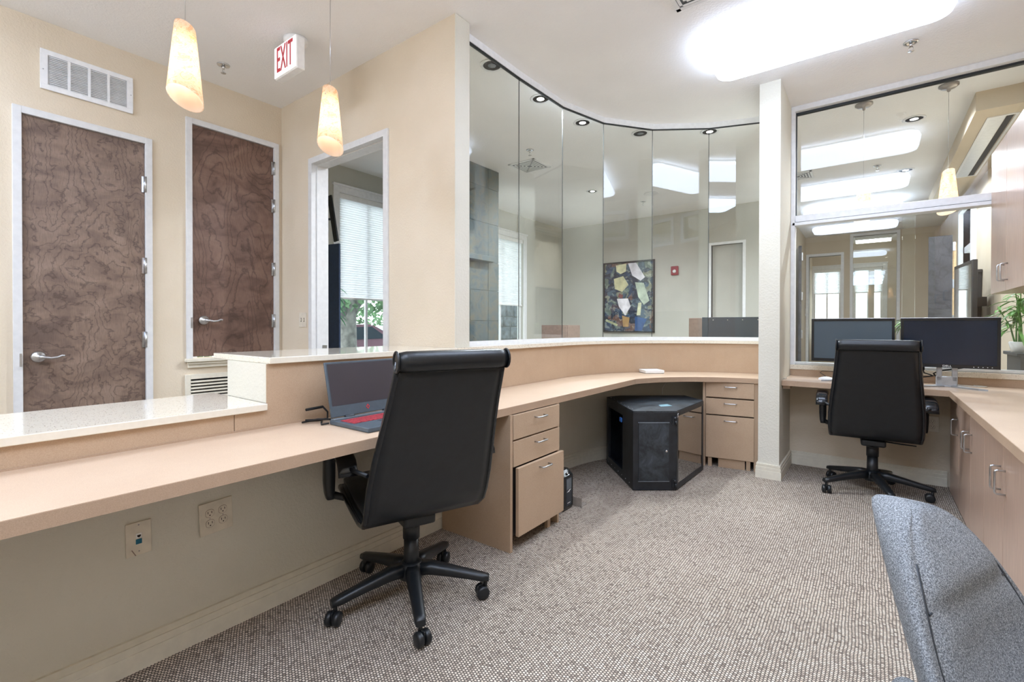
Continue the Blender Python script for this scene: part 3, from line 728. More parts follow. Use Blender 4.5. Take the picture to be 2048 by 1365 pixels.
# ------------------------------------------------------------------ plates and outlets
def ov(cx, cz, w, h, T, d0, d1):
    P = [(cx+w*max(-.85, min(.85, math.cos(a_)))*1.0, cz+h*math.sin(a_)) for a_ in [2*PI*i/16 for i in range(16)]]
    return M().prism(P, d0, d1, T)
def wallT(pos, nrm, rot=0):   # local x right, y up, z out of wall
    z = Vector((*nrm, 0)); y = Vector((0, 0, 1)); x = y.cross(z)
    return Matrix(((x.x, y.x, z.x, pos[0]), (x.y, y.y, z.y, pos[1]), (x.z, y.z, z.z, pos[2]), (0, 0, 0, 1))) @ Matrix.Rotation(rot, 4, 'Z')
def outlet(label, pos, nrm, cols, w, h, rot=0, tilt=0):
    r = thing('power_outlet', label, 'outlet', pos); T = wallT(pos, nrm, rot) @ Matrix.Rotation(tilt, 4, 'Y')
    build('cover_plate', B(-w/2, w/2, -h/2, h/2, .0005, .006, .002, T), MIVORY, r)
    for cx in cols:
        for cz in (-.0195, .0195):
            build('socket_rim', ov(cx, cz, .0178, .0158, T, .0058, .0063), MBRN, r); s = build('receptacle', ov(cx, cz, .0165, .0145, T, .006, .0075), MIVORY, r)
            g = M(); g.box(cx-.0075, cx-.0055, cz-.001, cz+.008, .0075, .0079, mat=T); g.box(cx+.0055, cx+.0075, cz-.001, cz+.007, .0075, .0079, mat=T); g.prism([(cx+.0025*math.cos(i), cz-.007+.0025*math.sin(i)) for i in range(6)], .0075, .0079, T)
            build('slots', g, MSLOT, s)
        build('screw', M().prism([(cx+.002*math.cos(i), .002*math.sin(i)) for i in range(6)], .006, .0066, T), MNICK, r)
    return r
outlet('crooked ivory four socket outlet on the wall under the desk', (-1.9985, .757, .449), (1, 0), (-.023, .023), .117, .122, .04, .05)
outlet('ivory duplex outlet under the right desk beside the far black chair', (.367, 4.6985, .452), (0, -1), (0,), .072, .115)
r = thing('data_plate', 'ivory wall plate with a white and a teal jack, under the desk at left', 'outlet', (-1.9985, .516, .45)); T = wallT((-1.9985, .516, .45), (1, 0), .015)
build('cover_plate', B(-.036, .036, -.057, .057, .0005, .006, .002, T), MIVORY, r)
build('jack', B(-.008, .008, .001, .019, .006, .008, .001, T), MWHITE2, r, ); build('jack_opening', M().prism([(-.005, .013), (.005, .013), (.005, .008), (0, .004), (-.005, .008)], .0081, .0084, T), MSLOT, r)
tag(build('jack', B(-.009, .008, -.018, -.001, .006, .0085, .001, T), MBLUE, r), 'teal jack')
for z in (.047, -.043): build('screw', M().prism([(.0025*math.cos(i), z+.0025*math.sin(i)) for i in range(6)], .006, .0066, T), MNICK, r)
build('crack', M().prism([(-.022, -.034), (-.019, -.034), (-.008, -.0568), (-.011, -.0568)], .0061, .0064, T), MBRN, r)
r = thing('light_switch', 'ivory double toggle switch plate left of the open doorway', 'switch', (-3.728, 2.068, 1.226)); T = wallT((-3.728, 2.0695, 1.226), (0, -1))
build('cover_plate', B(-.055, .055, -.06, .06, .0005, .006, .002, T), MIVORY, r)
for x in (-.022, .022): build('toggle', B(x-.005, x+.005, -.012, .012, .006, .016, .002, T), MIVORY, r); 
for x in (-.022, .022): build('toggle_slot', B(x-.007, x+.007, -.016, .016, .006, .0065, 0, T), MSLOT, r)
# ------------------------------------------------------------------ office chairs
def ribbon(m, prof, thick, hw, pad=0, n=12, side=1, bulge=0):
    rows = []
    for i, (y, z) in enumerate(prof):
        a_ = prof[max(i-1, 0)]; b_ = prof[min(i+1, len(prof)-1)]; t = Vector((b_[0]-a_[0], b_[1]-a_[1])).normalized(); nn = Vector((-t.y, t.x))*side
        w = hw[i]; ring = []
        for j in range(n+1):
            s = -1+2*j/n; c = bulge*(1-s*s); ring.append((s*w, y+nn.x*(thick/2+c*0+pad*(1-s**4)), z+nn.y*(thick/2+pad*(1-s**4))))
        for j in range(n, -1, -1):
            s = -1+2*j/n; ring.append((s*w, y-nn.x*thick/2, z-nn.y*thick/2))
        rows.append(ring)
    R = m.grid(rows, closed=True); m.b.faces.new(R[0][::-1]); m.b.faces.new(R[-1]); return m
PROF = [(-.432, 1.06), (-.41, 1.0), (-.365, .90), (-.318, .79), (-.275, .68), (-.238, .58), (-.212, .50), (-.19, .45), (-.15, .415), (-.09, .405), (0, .415), (.10, .43), (.20, .445), (.27, .445), (.31, .425)]
HW = [.203, .206, .214, .226, .238, .247, .248, .246, .243, .243, .243, .243, .24, .235, .225]
def office_chair(label, loc, rz, base_rot, lever_on=True):
    r = thing('office_chair', label, 'chair', (loc[0], loc[1], 0), rz-PI/2)   # local +y = facing
    f = r
    def bl(nm, m, mat, par=None, **k): return build(nm, m, mat, par or r, world=False, **k)
    m = M(); ribbon(m, PROF, .022, HW); sh = bl('shell', m, MLEA)
    off = []
    for i, (y, z) in enumerate(PROF):
        a_ = PROF[max(i-1, 0)]; b_ = PROF[min(i+1, len(PROF)-1)]; t = Vector((b_[0]-a_[0], b_[1]-a_[1])).normalized(); off.append((y-t.y*.024, z+t.x*.024))
    m = M(); ribbon(m, off, .02, [w-.014 for w in HW], .018); cu = bl('cushion', m, MLEA)
    for s in (-1, 1):
        m = M(); m.tube([(s*(HW[i]+.001), PROF[i][0], PROF[i][1]) for i in range(len(PROF))], .0125, 8); bl('side_rail', m, MBLKG)
    # rolled top
    m = M(); c = Vector((0, -.437, 1.058)); n = 20; rows = []
    for k in range(13):
        s = -1+2*k/12; w = .214; e = 1 if abs(s) < .99 else .82
        rows.append([(s*w, c.y+math.cos(2*PI*j/n)*.029*e+(.012 if False else 0), c.z+math.sin(2*PI*j/n)*.036*e+.0) for j in range(n)])
    R = m.grid(rows, closed=True); m.b.faces.new(R[0][::-1]); m.b.faces.new(R[-1]); hr = bl('headrest_roll', m, MLEA)
    for s in (-1, 1):
        m = M(); m.tube([(s*.214, c.y+math.cos(2*PI*j/16)*.027, c.z+math.sin(2*PI*j/16)*.034) for j in range(16)], .0045, 6, closed=True); bl('piping', m, MLEA, hr)
    m = M(); m.tube([(-.203, -.436, 1.021), (.203, -.436, 1.021)], .003, 6); bl('seam', m, MRUB, hr)
    # arms
    for s in (-1, 1):
        X = s*.30; m = M()
        pts = [(.25, .650), (.20, .672), (.10, .684), (0, .684), (-.08, .676), (-.12, .660), (-.138, .632), (-.143, .612)]
        rows = []
        for i, (y, z) in enumerate(pts):
            a_ = pts[max(i-1, 0)]; b_ = pts[min(i+1, len(pts)-1)]; t = Vector((b_[0]-a_[0], b_[1]-a_[1])).normalized(); nn = Vector((t.y, -t.x))
            if nn.y < 0 and i < 5: nn = -nn
            hwd, th = .036, .013; ring = []
            for j in range(14):
                a2 = 2*PI*j/14; cx = math.copysign(abs(math.cos(a2))**.5, math.cos(a2)); cz = math.copysign(abs(math.sin(a2))**.7, math.sin(a2))
                ring.append((X+cx*hwd, y+nn.x*cz*th, z+nn.y*cz*th))
            rows.append(ring)
        R = m.grid(rows, closed=True); m.b.faces.new(R[0][::-1]); m.b.faces.new(R[-1]); ap = bl('armrest', m, MBLKG)
        m = M()
        def sq(c, hx, hy): return [(c[0]+hx*math.copysign(abs(math.cos(2*PI*j/12))**.5, math.cos(2*PI*j/12)), c[1]+hy*math.copysign(abs(math.sin(2*PI*j/12))**.5, math.sin(2*PI*j/12)), c[2]) for j in range(12)]
        R = m.grid([sq((X, .19, .66), .024, .04), sq((X, .20, .58), .024, .032), sq((X, .205, .50), .024, .032), sq((X, .20, .45), .020, .036), sq((X, .19, .43), .016, .03)], closed=True)
        m.b.faces.new(R[0]); m.b.faces.new(R[-1]); m.tube([(X, .19, .447), (s*.26, .17, .435), (s*.15, .10, .405)], [.018, .016, .014], 8); bl('arm_post', m, MBLK, ap)
        m = M(); m.tube([(X, -.125, .64), (s*.25, -.225, .628)], .008, 8); bl('arm_pin', m, MBLK, ap)
    # mechanism + column
    m = M(); m.box(-.07, .07, -.11, .12, .345, .392, .012); m.tube([(0, -.02, .36), (0, -.0, .33)], [.05, .034], 16); bl('tilt_mechanism', m, MBLK)
    m = M(); m.tube([(0, 0, .34), (0, 0, .26)], .036, 20); m.tube([(0, 0, .26), (0, 0, .10)], [.0315, .034], 20); bl('gas_column', m, MBLK)
    if lever_on: m = M(); m.tube([(.05, -.02, .375), (.16, -.03, .37), (.235, -.03, .368)], [.005, .005, .004], 8); bl('lever', m, MBLK)
    # base
    m = M(); m.lathe([(.036, .16), (.05, .15), (.058, .11), (.05, .09), (0, .088)], (0, 0, 0), 24); hb = bl('hub', m, MBLK)
    for k in range(5):
        a_ = base_rot-(rz-PI/2)+2*PI*k/5; T = Matrix.Rotation(a_, 4, 'Z'); m = M(); rows = []
        for x, z, w, h in ((.03, .128, .030, .026), (.09, .128, .029, .024), (.17, .115, .026, .020), (.25, .100, .0235, .017), (.31, .088, .022, .015), (.338, .084, .018, .012)):
            rows.append([T @ Vector((x, cy*w, z+cz*h)) for cy, cz in ((-1, -.7), (-1, .35), (-.72, 1), (.72, 1), (1, .35), (1, -.7), (.6, -1), (-.6, -1))])
        R = m.grid(rows, closed=True); m.b.faces.new(R[0][::-1]); m.b.faces.new(R[-1])
        leg = bl('leg', m, MBLK)
        ca = a_+.9*math.sin(k*2.3+loc[0]*3); Tc = T @ Matrix.Translation((.322, 0, 0)) @ Matrix.Rotation(ca, 4, 'Z')
        m = M()
        for s in (-1, 1):
            m.lathe([(0, -.013), (.018, -.013), (.026, -.010), (.028, -.004), (.028, .006), (.024, .011), (.010, .012), (0, .012)], (0, 0, 0), 20, Tc @ Matrix.Translation((-.014, s*.0155, .0285)) @ Matrix.Rotation(s*PI/2, 4, 'X'))
        m.tube([Tc @ Vector((0, 0, .035)), T @ Vector((.322, 0, .08))], .009, 8); m.box(-.03, .004, -.0035, .0035, .02, .058, .003, Tc)
        bl('caster', m, MBLK, leg)
    return r
office_chair('near black leather high back office chair facing the laptop', (-1.588, 1.372), math.radians(159.5), math.radians(37))
office_chair('far black leather high back office chair at the two monitors', (.012, 4.218), math.radians(92.5), math.radians(0))
# ------------------------------------------------------------------ grey fabric chair
def grey_chair(loc, rz):
    r = thing('fabric_chair', 'grey tweed armchair cropped at the bottom right corner', 'chair', (loc[0], loc[1], 0), rz-PI/2)
    def bl(nm, m, mat, par=None, **k): return build(nm, m, mat, par or r, world=False, **k)
    # back: rounded slab, concave towards the sitter, leaning back
    H = 22; Wn = 28
    def surf(t, s, d):      # t 0 bottom..1 top, s -1..1, d thickness offset (+ towards sitter)
        hw = .212*math.sqrt(max(0, 1-(max(0, t-.05)/.955)**2.1))*(.88+.12*min(1, t/.3))+.003
        return s*hw, -.20-.13*t-.04*t*t+.065*(s*s)*(1-.35*t)+d, .42+.445*t
    def fd(t, s):
        e = (1-abs(s)**3.6); k = max(0, 1-s*s)
        lum = .045*math.exp(-((t-.28)/.26)**2)*k+.036*math.exp(-((t-.80)/.17)**2)*k
        return .004+.036*e+lum-.022*math.exp(-((abs(s)-.87)/.04)**2)*e-.014*math.exp(-((t-.72)/.025)**2)*(1 if abs(s) < .84 else 0)
    m = M(); front = []
    for i in range(H+1):
        t = i/H
        front.append([surf(t, -1+2*j/Wn, fd(t, -1+2*j/Wn)) for j in range(Wn+1)]+[surf(t, -1+2*j/Wn, -.004-.030*(1-abs(-1+2*j/Wn)**3.2)) for j in range(Wn, -1, -1)])
    R = m.grid(front, closed=True); m.b.faces.new(R[0][::-1]); m.b.faces.new(R[-1])
    bl('backrest', m, MTWD, sub=1)
    m = M(); m.tube([surf(.72, s_, fd(.72, s_)+.0005) for s_ in [-.85+1.7*i/16 for i in range(17)]], .0024, 6)
    for s in (-1, 1): m.tube([surf(.05+.80*i/20, s*.87, fd(.05+.80*i/20, .87)+.001) for i in range(21)], .003, 6)
    bl('seam', m, MCHAR)
    # seat
    m = M(); rows = []
    for k, (ins, z) in enumerate(((.03, .38), (0, .40), (0, .44), (.03, .468), (.09, .478))):
        rows.append([(x, y, z) for x, y in rrect(-.25+ins, .25-ins, -.23+ins, .25-ins, .12)])
    R = m.grid(rows, closed=True); m.b.faces.new(R[0][::-1]); m.b.faces.new(R[-1]); bl('seat', m, MTWD)
    for s in (-1, 1):
        X = s*.29; pts = [(s*.18, -.265, .635), (s*.235, -.225, .652), (X, -.12, .662), (X, .06, .660), (X, .17, .645), (X, .215, .60), (X, .20, .52), (s*.27, .15, .43), (s*.2, .10, .385)]
        m = M(); m.tube(pts, [.019, .027, .033, .034, .033, .030, .025, .022, .02], 14, flat=1.0); bl('arm', m, MTWD)
    m = M(); m.cyl((0, 0), .028, .1, .38, 16); bl('gas_column', m, MBLK)
    m = M(); m.lathe([(.036, .15), (.05, .14), (.05, .09), (0, .088)], (0, 0, 0), 20); bl('hub', m, MBLK)
    for k in range(5):
        T = Matrix.Rotation(2*PI*k/5+.3, 4, 'Z'); m = M(); m.box(.03, .30, -.022, .022, .08, .115, .008, T); leg = bl('leg', m, MBLK)
        m = M()
        for s in (-1, 1): m.lathe([(0, -.012), (.026, -.010), (.028, 0), (.026, .010), (0, .012)], (0, 0, 0), 16, T @ Matrix.Translation((.285, s*.015, .0285)) @ Matrix.Rotation(PI/2, 4, 'X'))
        m.tube([T @ Vector((.285, 0, .03)), T @ Vector((.285, 0, .09))], .008, 8); bl('caster', m, MBLK, leg)
    return r
grey_chair((.362, .962), math.radians(-26))
# ------------------------------------------------------------------ laptop
r = thing('laptop', 'open dark grey gaming laptop with red keys on the desk', 'laptop', (-1.7, 1.33, .757))
x0, x1, y0, y1 = -1.835, -1.565, 1.135, 1.515
bd = build('base', B(x0, x1, y0, y1, .7585, .777, .003), MLAP, r)
kb = M()
for i in range(5):
    for j in range(17):
        kb.box(x0+.055+i*.0195, x0+.0715+i*.0195, y0+.018+j*.0203, y0+.0353+j*.0203, .777, .7795)
tag(build('keyboard', kb, MKEY, bd), 'red lit keyboard', kind='stuff')
build('touchpad', B(x0+.165, x0+.25, y0+.12, y0+.24, .777, .7775), MCHAR, bd)
build('foot_strip', B(x0+.01, x1-.01, y0+.02, y1-.02, .757, .759), MRUB, bd)
S = Matrix.Translation((x0+.012, 0, .782)) @ Matrix.Rotation(-math.radians(14), 4, 'Y')
sc = build('screen_lid', B(-.010, 0, y0+.004, y1-.004, .004, .245, .003, S), MLAP, r)
build('display', B(0, .0008, y0+.014, y1-.014, .052, .236, 0, S), MSCRL, sc)
P = [(0, .012), (.010, 0), (0, -.012), (-.010, 0)]; E = S @ Matrix(((0, 0, 1, .0003), (1, 0, 0, (y0+y1)/2), (0, 1, 0, .03), (0, 0, 0, 1)))
mm = M()
for i in range(4):
    a_, b_ = P[i], P[(i+1) % 4]; mm.prism([a_, b_, (b_[0]*.55, b_[1]*.55), (a_[0]*.55, a_[1]*.55)], 0, .0006, E)
build('emblem', mm, MRED, sc)
for y in (y0+.09, y1-.09): build('hinge', M().tube([(x0+.012, y-.022, .782), (x0+.012, y+.022, .782)], .008, 10), MCHAR, r)
build('vent_bar', B(x0+.002, x0+.03, y0+.004, y1-.004, .777, .7815, .001), MGREY, bd)
c = thing('power_cable', 'black laptop power cable looped on the desk behind the laptop', 'cable', (-1.9, 1.12, .757))
m = M(); m.tube([(-1.85, 1.16, .775), (-1.90, 1.12, .775), (-1.945, 1.075, .763), (-1.955, 1.11, .762), (-1.935, 1.16, .762), (-1.88, 1.125, .762), (-1.845, 1.105, .762), (-1.83, 1.13, .765)], .004, 8); build('cord', m, MRUB, c)
m = M(); m.tube([(-1.96, 1.10, .812), (-1.96, 1.18, .815)], .006, 8); m.tube([(-1.96, 1.18, .815), (-1.955, 1.2, .79), (-1.94, 1.19, .763), (-1.93, 1.14, .766), (-1.965, 1.10, .766)], .004, 8); build('plug', m, MRUB, c)
# ------------------------------------------------------------------ white box
T = Matrix.Translation((-1.585, 4.045, .757)) @ Matrix.Rotation(math.atan2(.11, .115), 4, 'Z')
r = thing('router', 'flat square white box on the curved desk', 'router', (-1.57, 4.15, .757))
build('case', B(0, .175, 0, .155, .003, .030, .004, T), MWHITE2, r); build('base_line', B(.004, .171, .004, .151, 0, .0035, 0, T), MGREY, r)
c = thing('network_cable', 'thin white cable hanging below the desk above the black cabinet', 'cable', (-1.6, 4.2, .6))
build('cord', M().tube([(-1.50, 4.30, .716), (-1.47, 4.27, .68), (-1.49, 4.20, .62), (-1.47, 4.15, .577)], .0025, 6), MWHITE2, c)
# ------------------------------------------------------------------ network cabinet
r = thing('network_cabinet', 'black corner network rack with a smoked door standing under the desk curve', 'cabinet', (-1.4, 3.75, 0))
A, Bp, C_, D_, E_, F_ = (-1.80, 3.72), (-1.35, 3.215), (-1.105, 3.405), (-1.09, 4.02), (-1.30, 4.22), (-1.74, 3.86)
hexa = [A, Bp, C_, D_, E_, F_]; ZT = .572
MRK = plain('scuffed black powder coat', '1F2226', .45, var=.25, scale=14, bump=.1)
MRK2 = N('dusty black top'); MRK2.set(.5); MRK2.base(MRK2.ramp(MRK2.noise(9, 6, .7, None, .8), [(.4, '212529'), (.62, '3D444A'), (.75, '5C666D')])); MRK2 = MRK2.m
build('top_panel', M().prism(hexa, ZT-.012, ZT), MRK2, r); build('bottom_panel', M().prism(hexa, .004, .016), MRK, r)
def face(p, q, t=.012, z0=.016, z1=ZT-.012, a0=0, a1=0, off=0):
    return along((p[0], p[1]), (q[0], q[1]), t, z0, z1, a0, a1)
def inset(p, q, d):   # shift the edge inward (polygon is anticlockwise seen from above -> inward is left)
    v = Vector((q[0]-p[0], q[1]-p[1])).normalized(); n = Vector((-v.y, v.x))*d; return (p[0]+n.x, p[1]+n.y), (q[0]+n.x, q[1]+n.y)
p, q_ = inset(Bp, C_, .007); L = (Vector(C_)-Vector(Bp)).length
fp = build('front_panel', face(p, q_, .012), MRK, r)
build('inner_door', along(*inset(Bp, C_, -.001), .005, .07, .49, .04, .055), MRK2, fp)
g = M()
for a0, a1, z0, z1 in ((.036, L-.040, .486, .492), (.036, L-.040, .066, .070), (.036, L-.256 if False else L-.042+0, .0, .0)):
    if z1 > z0:
        v = (Vector(C_)-Vector(Bp)).normalized(); T = Matrix.Translation((Bp[0], Bp[1], 0)) @ Matrix.Rotation(math.atan2(v.y, v.x), 4, 'Z'); g.box(a0, L-.051, -.006, .001, z0, z1, mat=T)
v = (Vector(C_)-Vector(Bp)).normalized(); T = Matrix.Translation((Bp[0], Bp[1], 0)) @ Matrix.Rotation(math.atan2(v.y, v.x), 4, 'Z')
build('panel_rim', g, MGREY, fp)
build('lock', M().lathe([(.009, 0), (.009, .006), (.006, .008), (0, .008)], (0, 0, 0), 14, T @ Matrix.Translation((L-.072, -.003, .285)) @ Matrix.Rotation(PI/2, 4, 'X')), MCHR, fp)
for z in (.505, .055):
    g = M(); g.tube([T @ Vector((L-.012, -.01, z+.002)), T @ Vector((L-.012, -.01, z+.028))], .009, 10); g.tube([T @ Vector((L-.006, -.012, z-.028)), T @ Vector((L-.006, -.012, z))], .009, 10); g.box(L-.03, L, -.008, 0, z-.03, z+.028, mat=T); build('hinge', g, MRK, fp)
# smoked door
v = (Vector(D_)-Vector(C_)).normalized(); T = Matrix.Translation((C_[0], C_[1], 0)) @ Matrix.Rotation(math.atan2(v.y, v.x), 4, 'Z'); L = (Vector(D_)-Vector(C_)).length
g = M(); g.box(0, .03, -.004, .012, .01, ZT-.005, mat=T); g.box(L-.03, L, -.004, .012, .01, ZT-.005, mat=T); g.box(.03, L-.03, -.004, .012, .01, .045, mat=T); g.box(.03, L-.03, -.004, .012, ZT-.04, ZT-.005, mat=T)
sd = build('smoked_door', g, MRK, r)
MSM = N('smoked glossy acrylic'); MSM.base('0B0A0A'); MSM.set(.03, 0, 1.0, 1.0); MSM.b.inputs['IOR'].default_value = 2.2; MSM = MSM.m
build('smoked_window', B(.03, L-.03, -.001, .004, .045, ZT-.04, 0, T), MSM, sd)
build('white_scuff', M().tube([T @ Vector((.012, -.0052, .525)), T @ Vector((.02, -.0052, .535)), T @ Vector((.012, -.0052, .545)), T @ Vector((.024, -.0052, .552))], .0018, 5), MWHITE2, sd)
# open side with rails
p, q_ = inset(A, Bp, .014); v = (Vector(Bp)-Vector(A)).normalized(); L = (Vector(Bp)-Vector(A)).length; T = Matrix.Translation((A[0], A[1], 0)) @ Matrix.Rotation(math.atan2(v.y, v.x), 4, 'Z')
g = M(); g.box(0, .05, 0, .02, .016, ZT-.012, mat=T); g.box(L-.24, L, 0, .02, .016, ZT-.012, mat=T); g.box(.05, L-.24, 0, .02, .016, .075, mat=T); g.box(.05, L-.24, 0, .02, ZT-.075, ZT-.012, mat=T)
build('side_frame', g, MRK, r)
g = M(); g.box(.28, .31, .05, .10, .02, ZT-.02, mat=T); g.box(.36, .38, .05, .09, .02, ZT-.02, mat=T); build('mounting_rail', g, MRK, r)
tag(build('tape', B(L-.29, L-.245, -.012, 0, .44, .475, .005, T), MBLUE2, r), 'blue tape tab')
sc_ = M()
for i in range(7): sc_.lathe([(.004, 0), (.003, .003), (0, .003)], T @ Vector((.06+i*.09, .02, ZT)), 8)
for i in range(7): sc_.lathe([(.004, 0), (.003, .003), (0, .003)], (0, 0, 0), 8, T @ Matrix.Translation((.06+i*.09, 0, .035)) @ Matrix.Rotation(PI/2, 4, 'X'))
build('screws', sc_, MSTEEL, r)
for a_, b_ in ((D_, E_), (E_, F_), (F_, A)): build('back_panel', face(*inset(a_, b_, .007)), MRK, r)
g = M(); g.box(-.02+0, .02, -.02, .02, 0, .004) if False else None
for P_ in hexa:
    c0 = Vector((-1.42, 3.76)); pv = Vector(P_)+(c0-Vector(P_))*.12; build('foot', M().cyl((pv.x, pv.y), .012, 0, .005, 10), MRUB, r)
build('sticker', M().prism([(-1.26, 3.52), (-1.20, 3.60), (-1.26, 3.66), (-1.30, 3.58)], ZT+.0001, ZT+.0006), plain('pale blue label', '7FA3AE', .4), r)
# ------------------------------------------------------------------ UPS
r = thing('ups_tower', 'slim black battery backup tower on the carpet beside the near drawer pedestal', 'ups', (-1.7, 2.63, 0))
m = M(); P = [(-1.93, 0), (-1.545, 0), (-1.538, .02), (-1.538, .215), (-1.575, .252), (-1.93, .252)]
vs = [(x, 2.575, z) for x, z in P]+[(x, 2.69, z) for x, z in P]; n = 6
m.faces(vs, [tuple(range(5, -1, -1)), tuple(range(6, 12))]+[(i, (i+1) % n, n+(i+1) % n, n+i) for i in range(n)]); es = m.b.edges[:]
bmesh.ops.bevel(m.b, geom=es, offset=.006, segments=2, affect='EDGES', profile=.5); build('case', m, MBLKG, r)
build('display_strip', B(-1.5385, -1.5365, 2.60, 2.668, .03, .205), MCHAR, r)
build('display', B(-1.5364, -1.5355, 2.605, 2.662, .135, .20), MGREY, r)
build('power_button', M().lathe([(.009, 0), (.008, .004), (0, .005)], (-1.549, 2.635, .232), 14, Matrix.Rotation(PI/4, 4, 'Y')), MCHR, r)
m = M(); m.prism([(2.608, .118), (2.63, .124), (2.636, .129), (2.66, .131), (2.64, .122), (2.634, .117)], 0, .001, Matrix(((0, 0, 1, -1.5364), (1, 0, 0, 0), (0, 1, 0, 0), (0, 0, 0, 1)))); m.box(-1.5364, -1.5358, 2.615, 2.65, .045, .049); build('logo', m, MWHITE2, r)
r = thing('plastic_bracket', 'small translucent grey plastic piece on the carpet behind the battery tower', 'bracket', (-1.53, 2.76, 0))
m = M(); m.box(-1.56, -1.49, 2.715, 2.72, 0, .06, .002); m.box(-1.56, -1.49, 2.72, 2.79, .0, .006, .002); build('angle', m, plain('frosted plastic', '948A80', .4), r)
# ------------------------------------------------------------------ monitors
def monitor(label, x0, x1, y, z0, z1, scr, rz, logo, feet=True):
    cx = (x0+x1)/2; r = thing('monitor', label, 'monitor', (cx, y, .757), rz); T = wm(r); T.translation.z = 0; hw = (x1-x0)/2
    h = build('housing', B(-hw, hw, 0, .045, z0, z1, .003, T), MCHAR, r)
    f = M(); b = .017
    f.box(-hw, hw, -.006, 0, z1-b, z1, mat=T); f.box(-hw, hw, -.006, 0, z0, z0+.024, mat=T); f.box(-hw, -hw+b, -.006, 0, z0+.024, z1-b, mat=T); f.box(hw-b, hw, -.006, 0, z0+.024, z1-b, mat=T)
    build('bezel', f, MBLKG, r)
    build('silver_rim', B(-hw-.001, hw+.001, -.004, .03, z1, z1+.004, .001, T), MALU, r)
    build('display', B(-hw+b, hw-b, -.002, 0, z0+.024, z1-b, 0, T), scr, r)
    g = M(); g.box(-.058, -.028, .03, .05, .80, z0+.06, .003, T); g.box(.022, .052, .03, .05, .80, z0+.06, .003, T); g.box(-.062, .052, .03, .052, .765, .83, .004, T); g.box(-.05, .045, .045, .07, z0+.04, z1-.06, .003, T)
    build('stand_neck', g, MSTD, r)
    g = M()
    for s in (-1, 1):
        g.prism([(s*.0, .075), (s*.02, .01), (s*.14, -.10), (s*.185, -.105), (s*.175, -.085), (s*.05, .075)], .757, .767, T)
    g.box(-.06, .06, .02, .10, .757, .766, .002, T); build('stand_foot', g, MSTD, r)
    if logo: text('brand_lettering', logo, .017, MWHITE2, r, T @ Matrix.Translation((-.006, -.0065, z0+.012)) @ Matrix.Rotation(PI/2, 4, 'X'), .0003, 1.25)
    g = M()
    for i in range(5): g.box(hw-.13+i*.022, hw-.125+i*.022, -.0066, -.006, z0+.010, z0+.013, mat=T)
    build('buttons', g, MWHITE2, r)
    return r
monitor('left grey screened widescreen monitor at the window', -.378, .138, 4.45, .905, 1.237, MSCREEN2, 0, 'DELL')
monitor('right dark widescreen monitor on a silver V shaped stand', .170, .680, 4.43, .893, 1.237, MSCREEN, -.02, 'DELL')
c = thing('monitor_cable', 'black video cable from the right monitor to the desk', 'cable', (.28, 4.52, .757))
build('connector', B(.292, .308, 4.50, 4.51, .865, .892, .002), MRUB, c)
build('cord', M().tube([(.30, 4.505, .866), (.305, 4.51, .845), (.345, 4.53, .83), (.36, 4.54, .825), (.26, 4.56, .80), (.18, 4.58, .765), (.08, 4.60, .762)], .0042, 8), MRUB, c)
c = thing('monitor_cable', 'thick black cable hanging diagonally behind the right monitor stand', 'cable', (.45, 4.56, .757))
build('cord', M().tube([(.52, 4.50, .895), (.45, 4.52, .878), (.39, 4.54, .862), (.36, 4.56, .84), (.40, 4.60, .775), (.42, 4.62, .762)], .005, 8), MRUB, c)
c = thing('monitor_cable', 'pale grey cable looped on the desk right of the monitor stand', 'cable', (.5, 4.58, .757))
build('cord', M().tube([(.375, 4.52, .85), (.39, 4.50, .82), (.42, 4.50, .785), (.47, 4.54, .765), (.50, 4.60, .762), (.44, 4.63, .762), (.43, 4.60, .762), (.52, 4.58, .762), (.60, 4.55, .762), (.64, 4.58, .762), (.58, 4.64, .762)], .0034, 8), plain('pale grey cable sheath', 'C9C6BE', .5), c)
r = thing('mouse', 'small white mouse on the desk left of the far black chair', 'mouse', (-.29, 4.45, .757))
m = M(); rows = []
for k in range(7):
    t = k/6; w = .030*math.sin(PI*(.12+.76*t))**.6; hh = .026*math.sin(PI*(.12+.76*t))**.7; rows.append([(-.33+.10*t, 4.47+w*math.cos(a_), .757+max(0, hh*math.sin(a_))) for a_ in [PI*i/8 for i in range(9)]])
R = m.grid(rows); build('shell', m, MWHITE2, r)
c = thing('mouse_cable', 'thin dark mouse cable curling up by the window ledge', 'cable', (-.3, 4.6, .757))
build('cord', M().tube([(-.23, 4.47, .765), (-.27, 4.52, .77), (-.33, 4.60, .80), (-.32, 4.64, .812), (-.25, 4.66, .81), (-.15, 4.65, .775)], .0022, 6), MRUB, c)
r = thing('cable_cap', 'tiny beige plug cap at the left end of the right desk', 'plug', (-.53, 4.33, .757)); build('cap', B(-.552, -.535, 4.32, 4.345, .7571, .768, .002), MTRIM, r)
# ------------------------------------------------------------------ lobby contents
r = setting('wall_column', 'dark slate tiled column with a stone mantle behind the first glass pane', 'column', (-3.9, 3.9, 0))
build('core', B(-4.2, -3.665, 3.37, 4.525, 0, ZC), MMORT, r)
zs = [0, .38, .81, 1.24, 1.60, 1.94, 2.40, 2.82, ZC]
for i, (a_, b_) in enumerate(zip(zs, zs[1:])):
    for j, (p, q_) in enumerate(((3.36, 4.02), (4.02, 4.34), (4.34, 4.54))):
        build('tile', B(-3.664, -3.645-random.random()*.004, p+.002, q_-.002, a_+.002, b_-.002, .001), MSLATE, r)
    build('tile', B(-4.19, -3.665, 4.526, 4.545, a_+.002, b_-.002, .001), MSLATE, r)
build('mantle', B(-3.66, -3.54, 3.36, 4.34, 1.93, 1.99, .003), MSLATE, r)
r = thing('painting', 'black framed abstract painting in navy, cream and rust behind the fourth pane', 'painting', (-3.42, 7.93, 1.7))
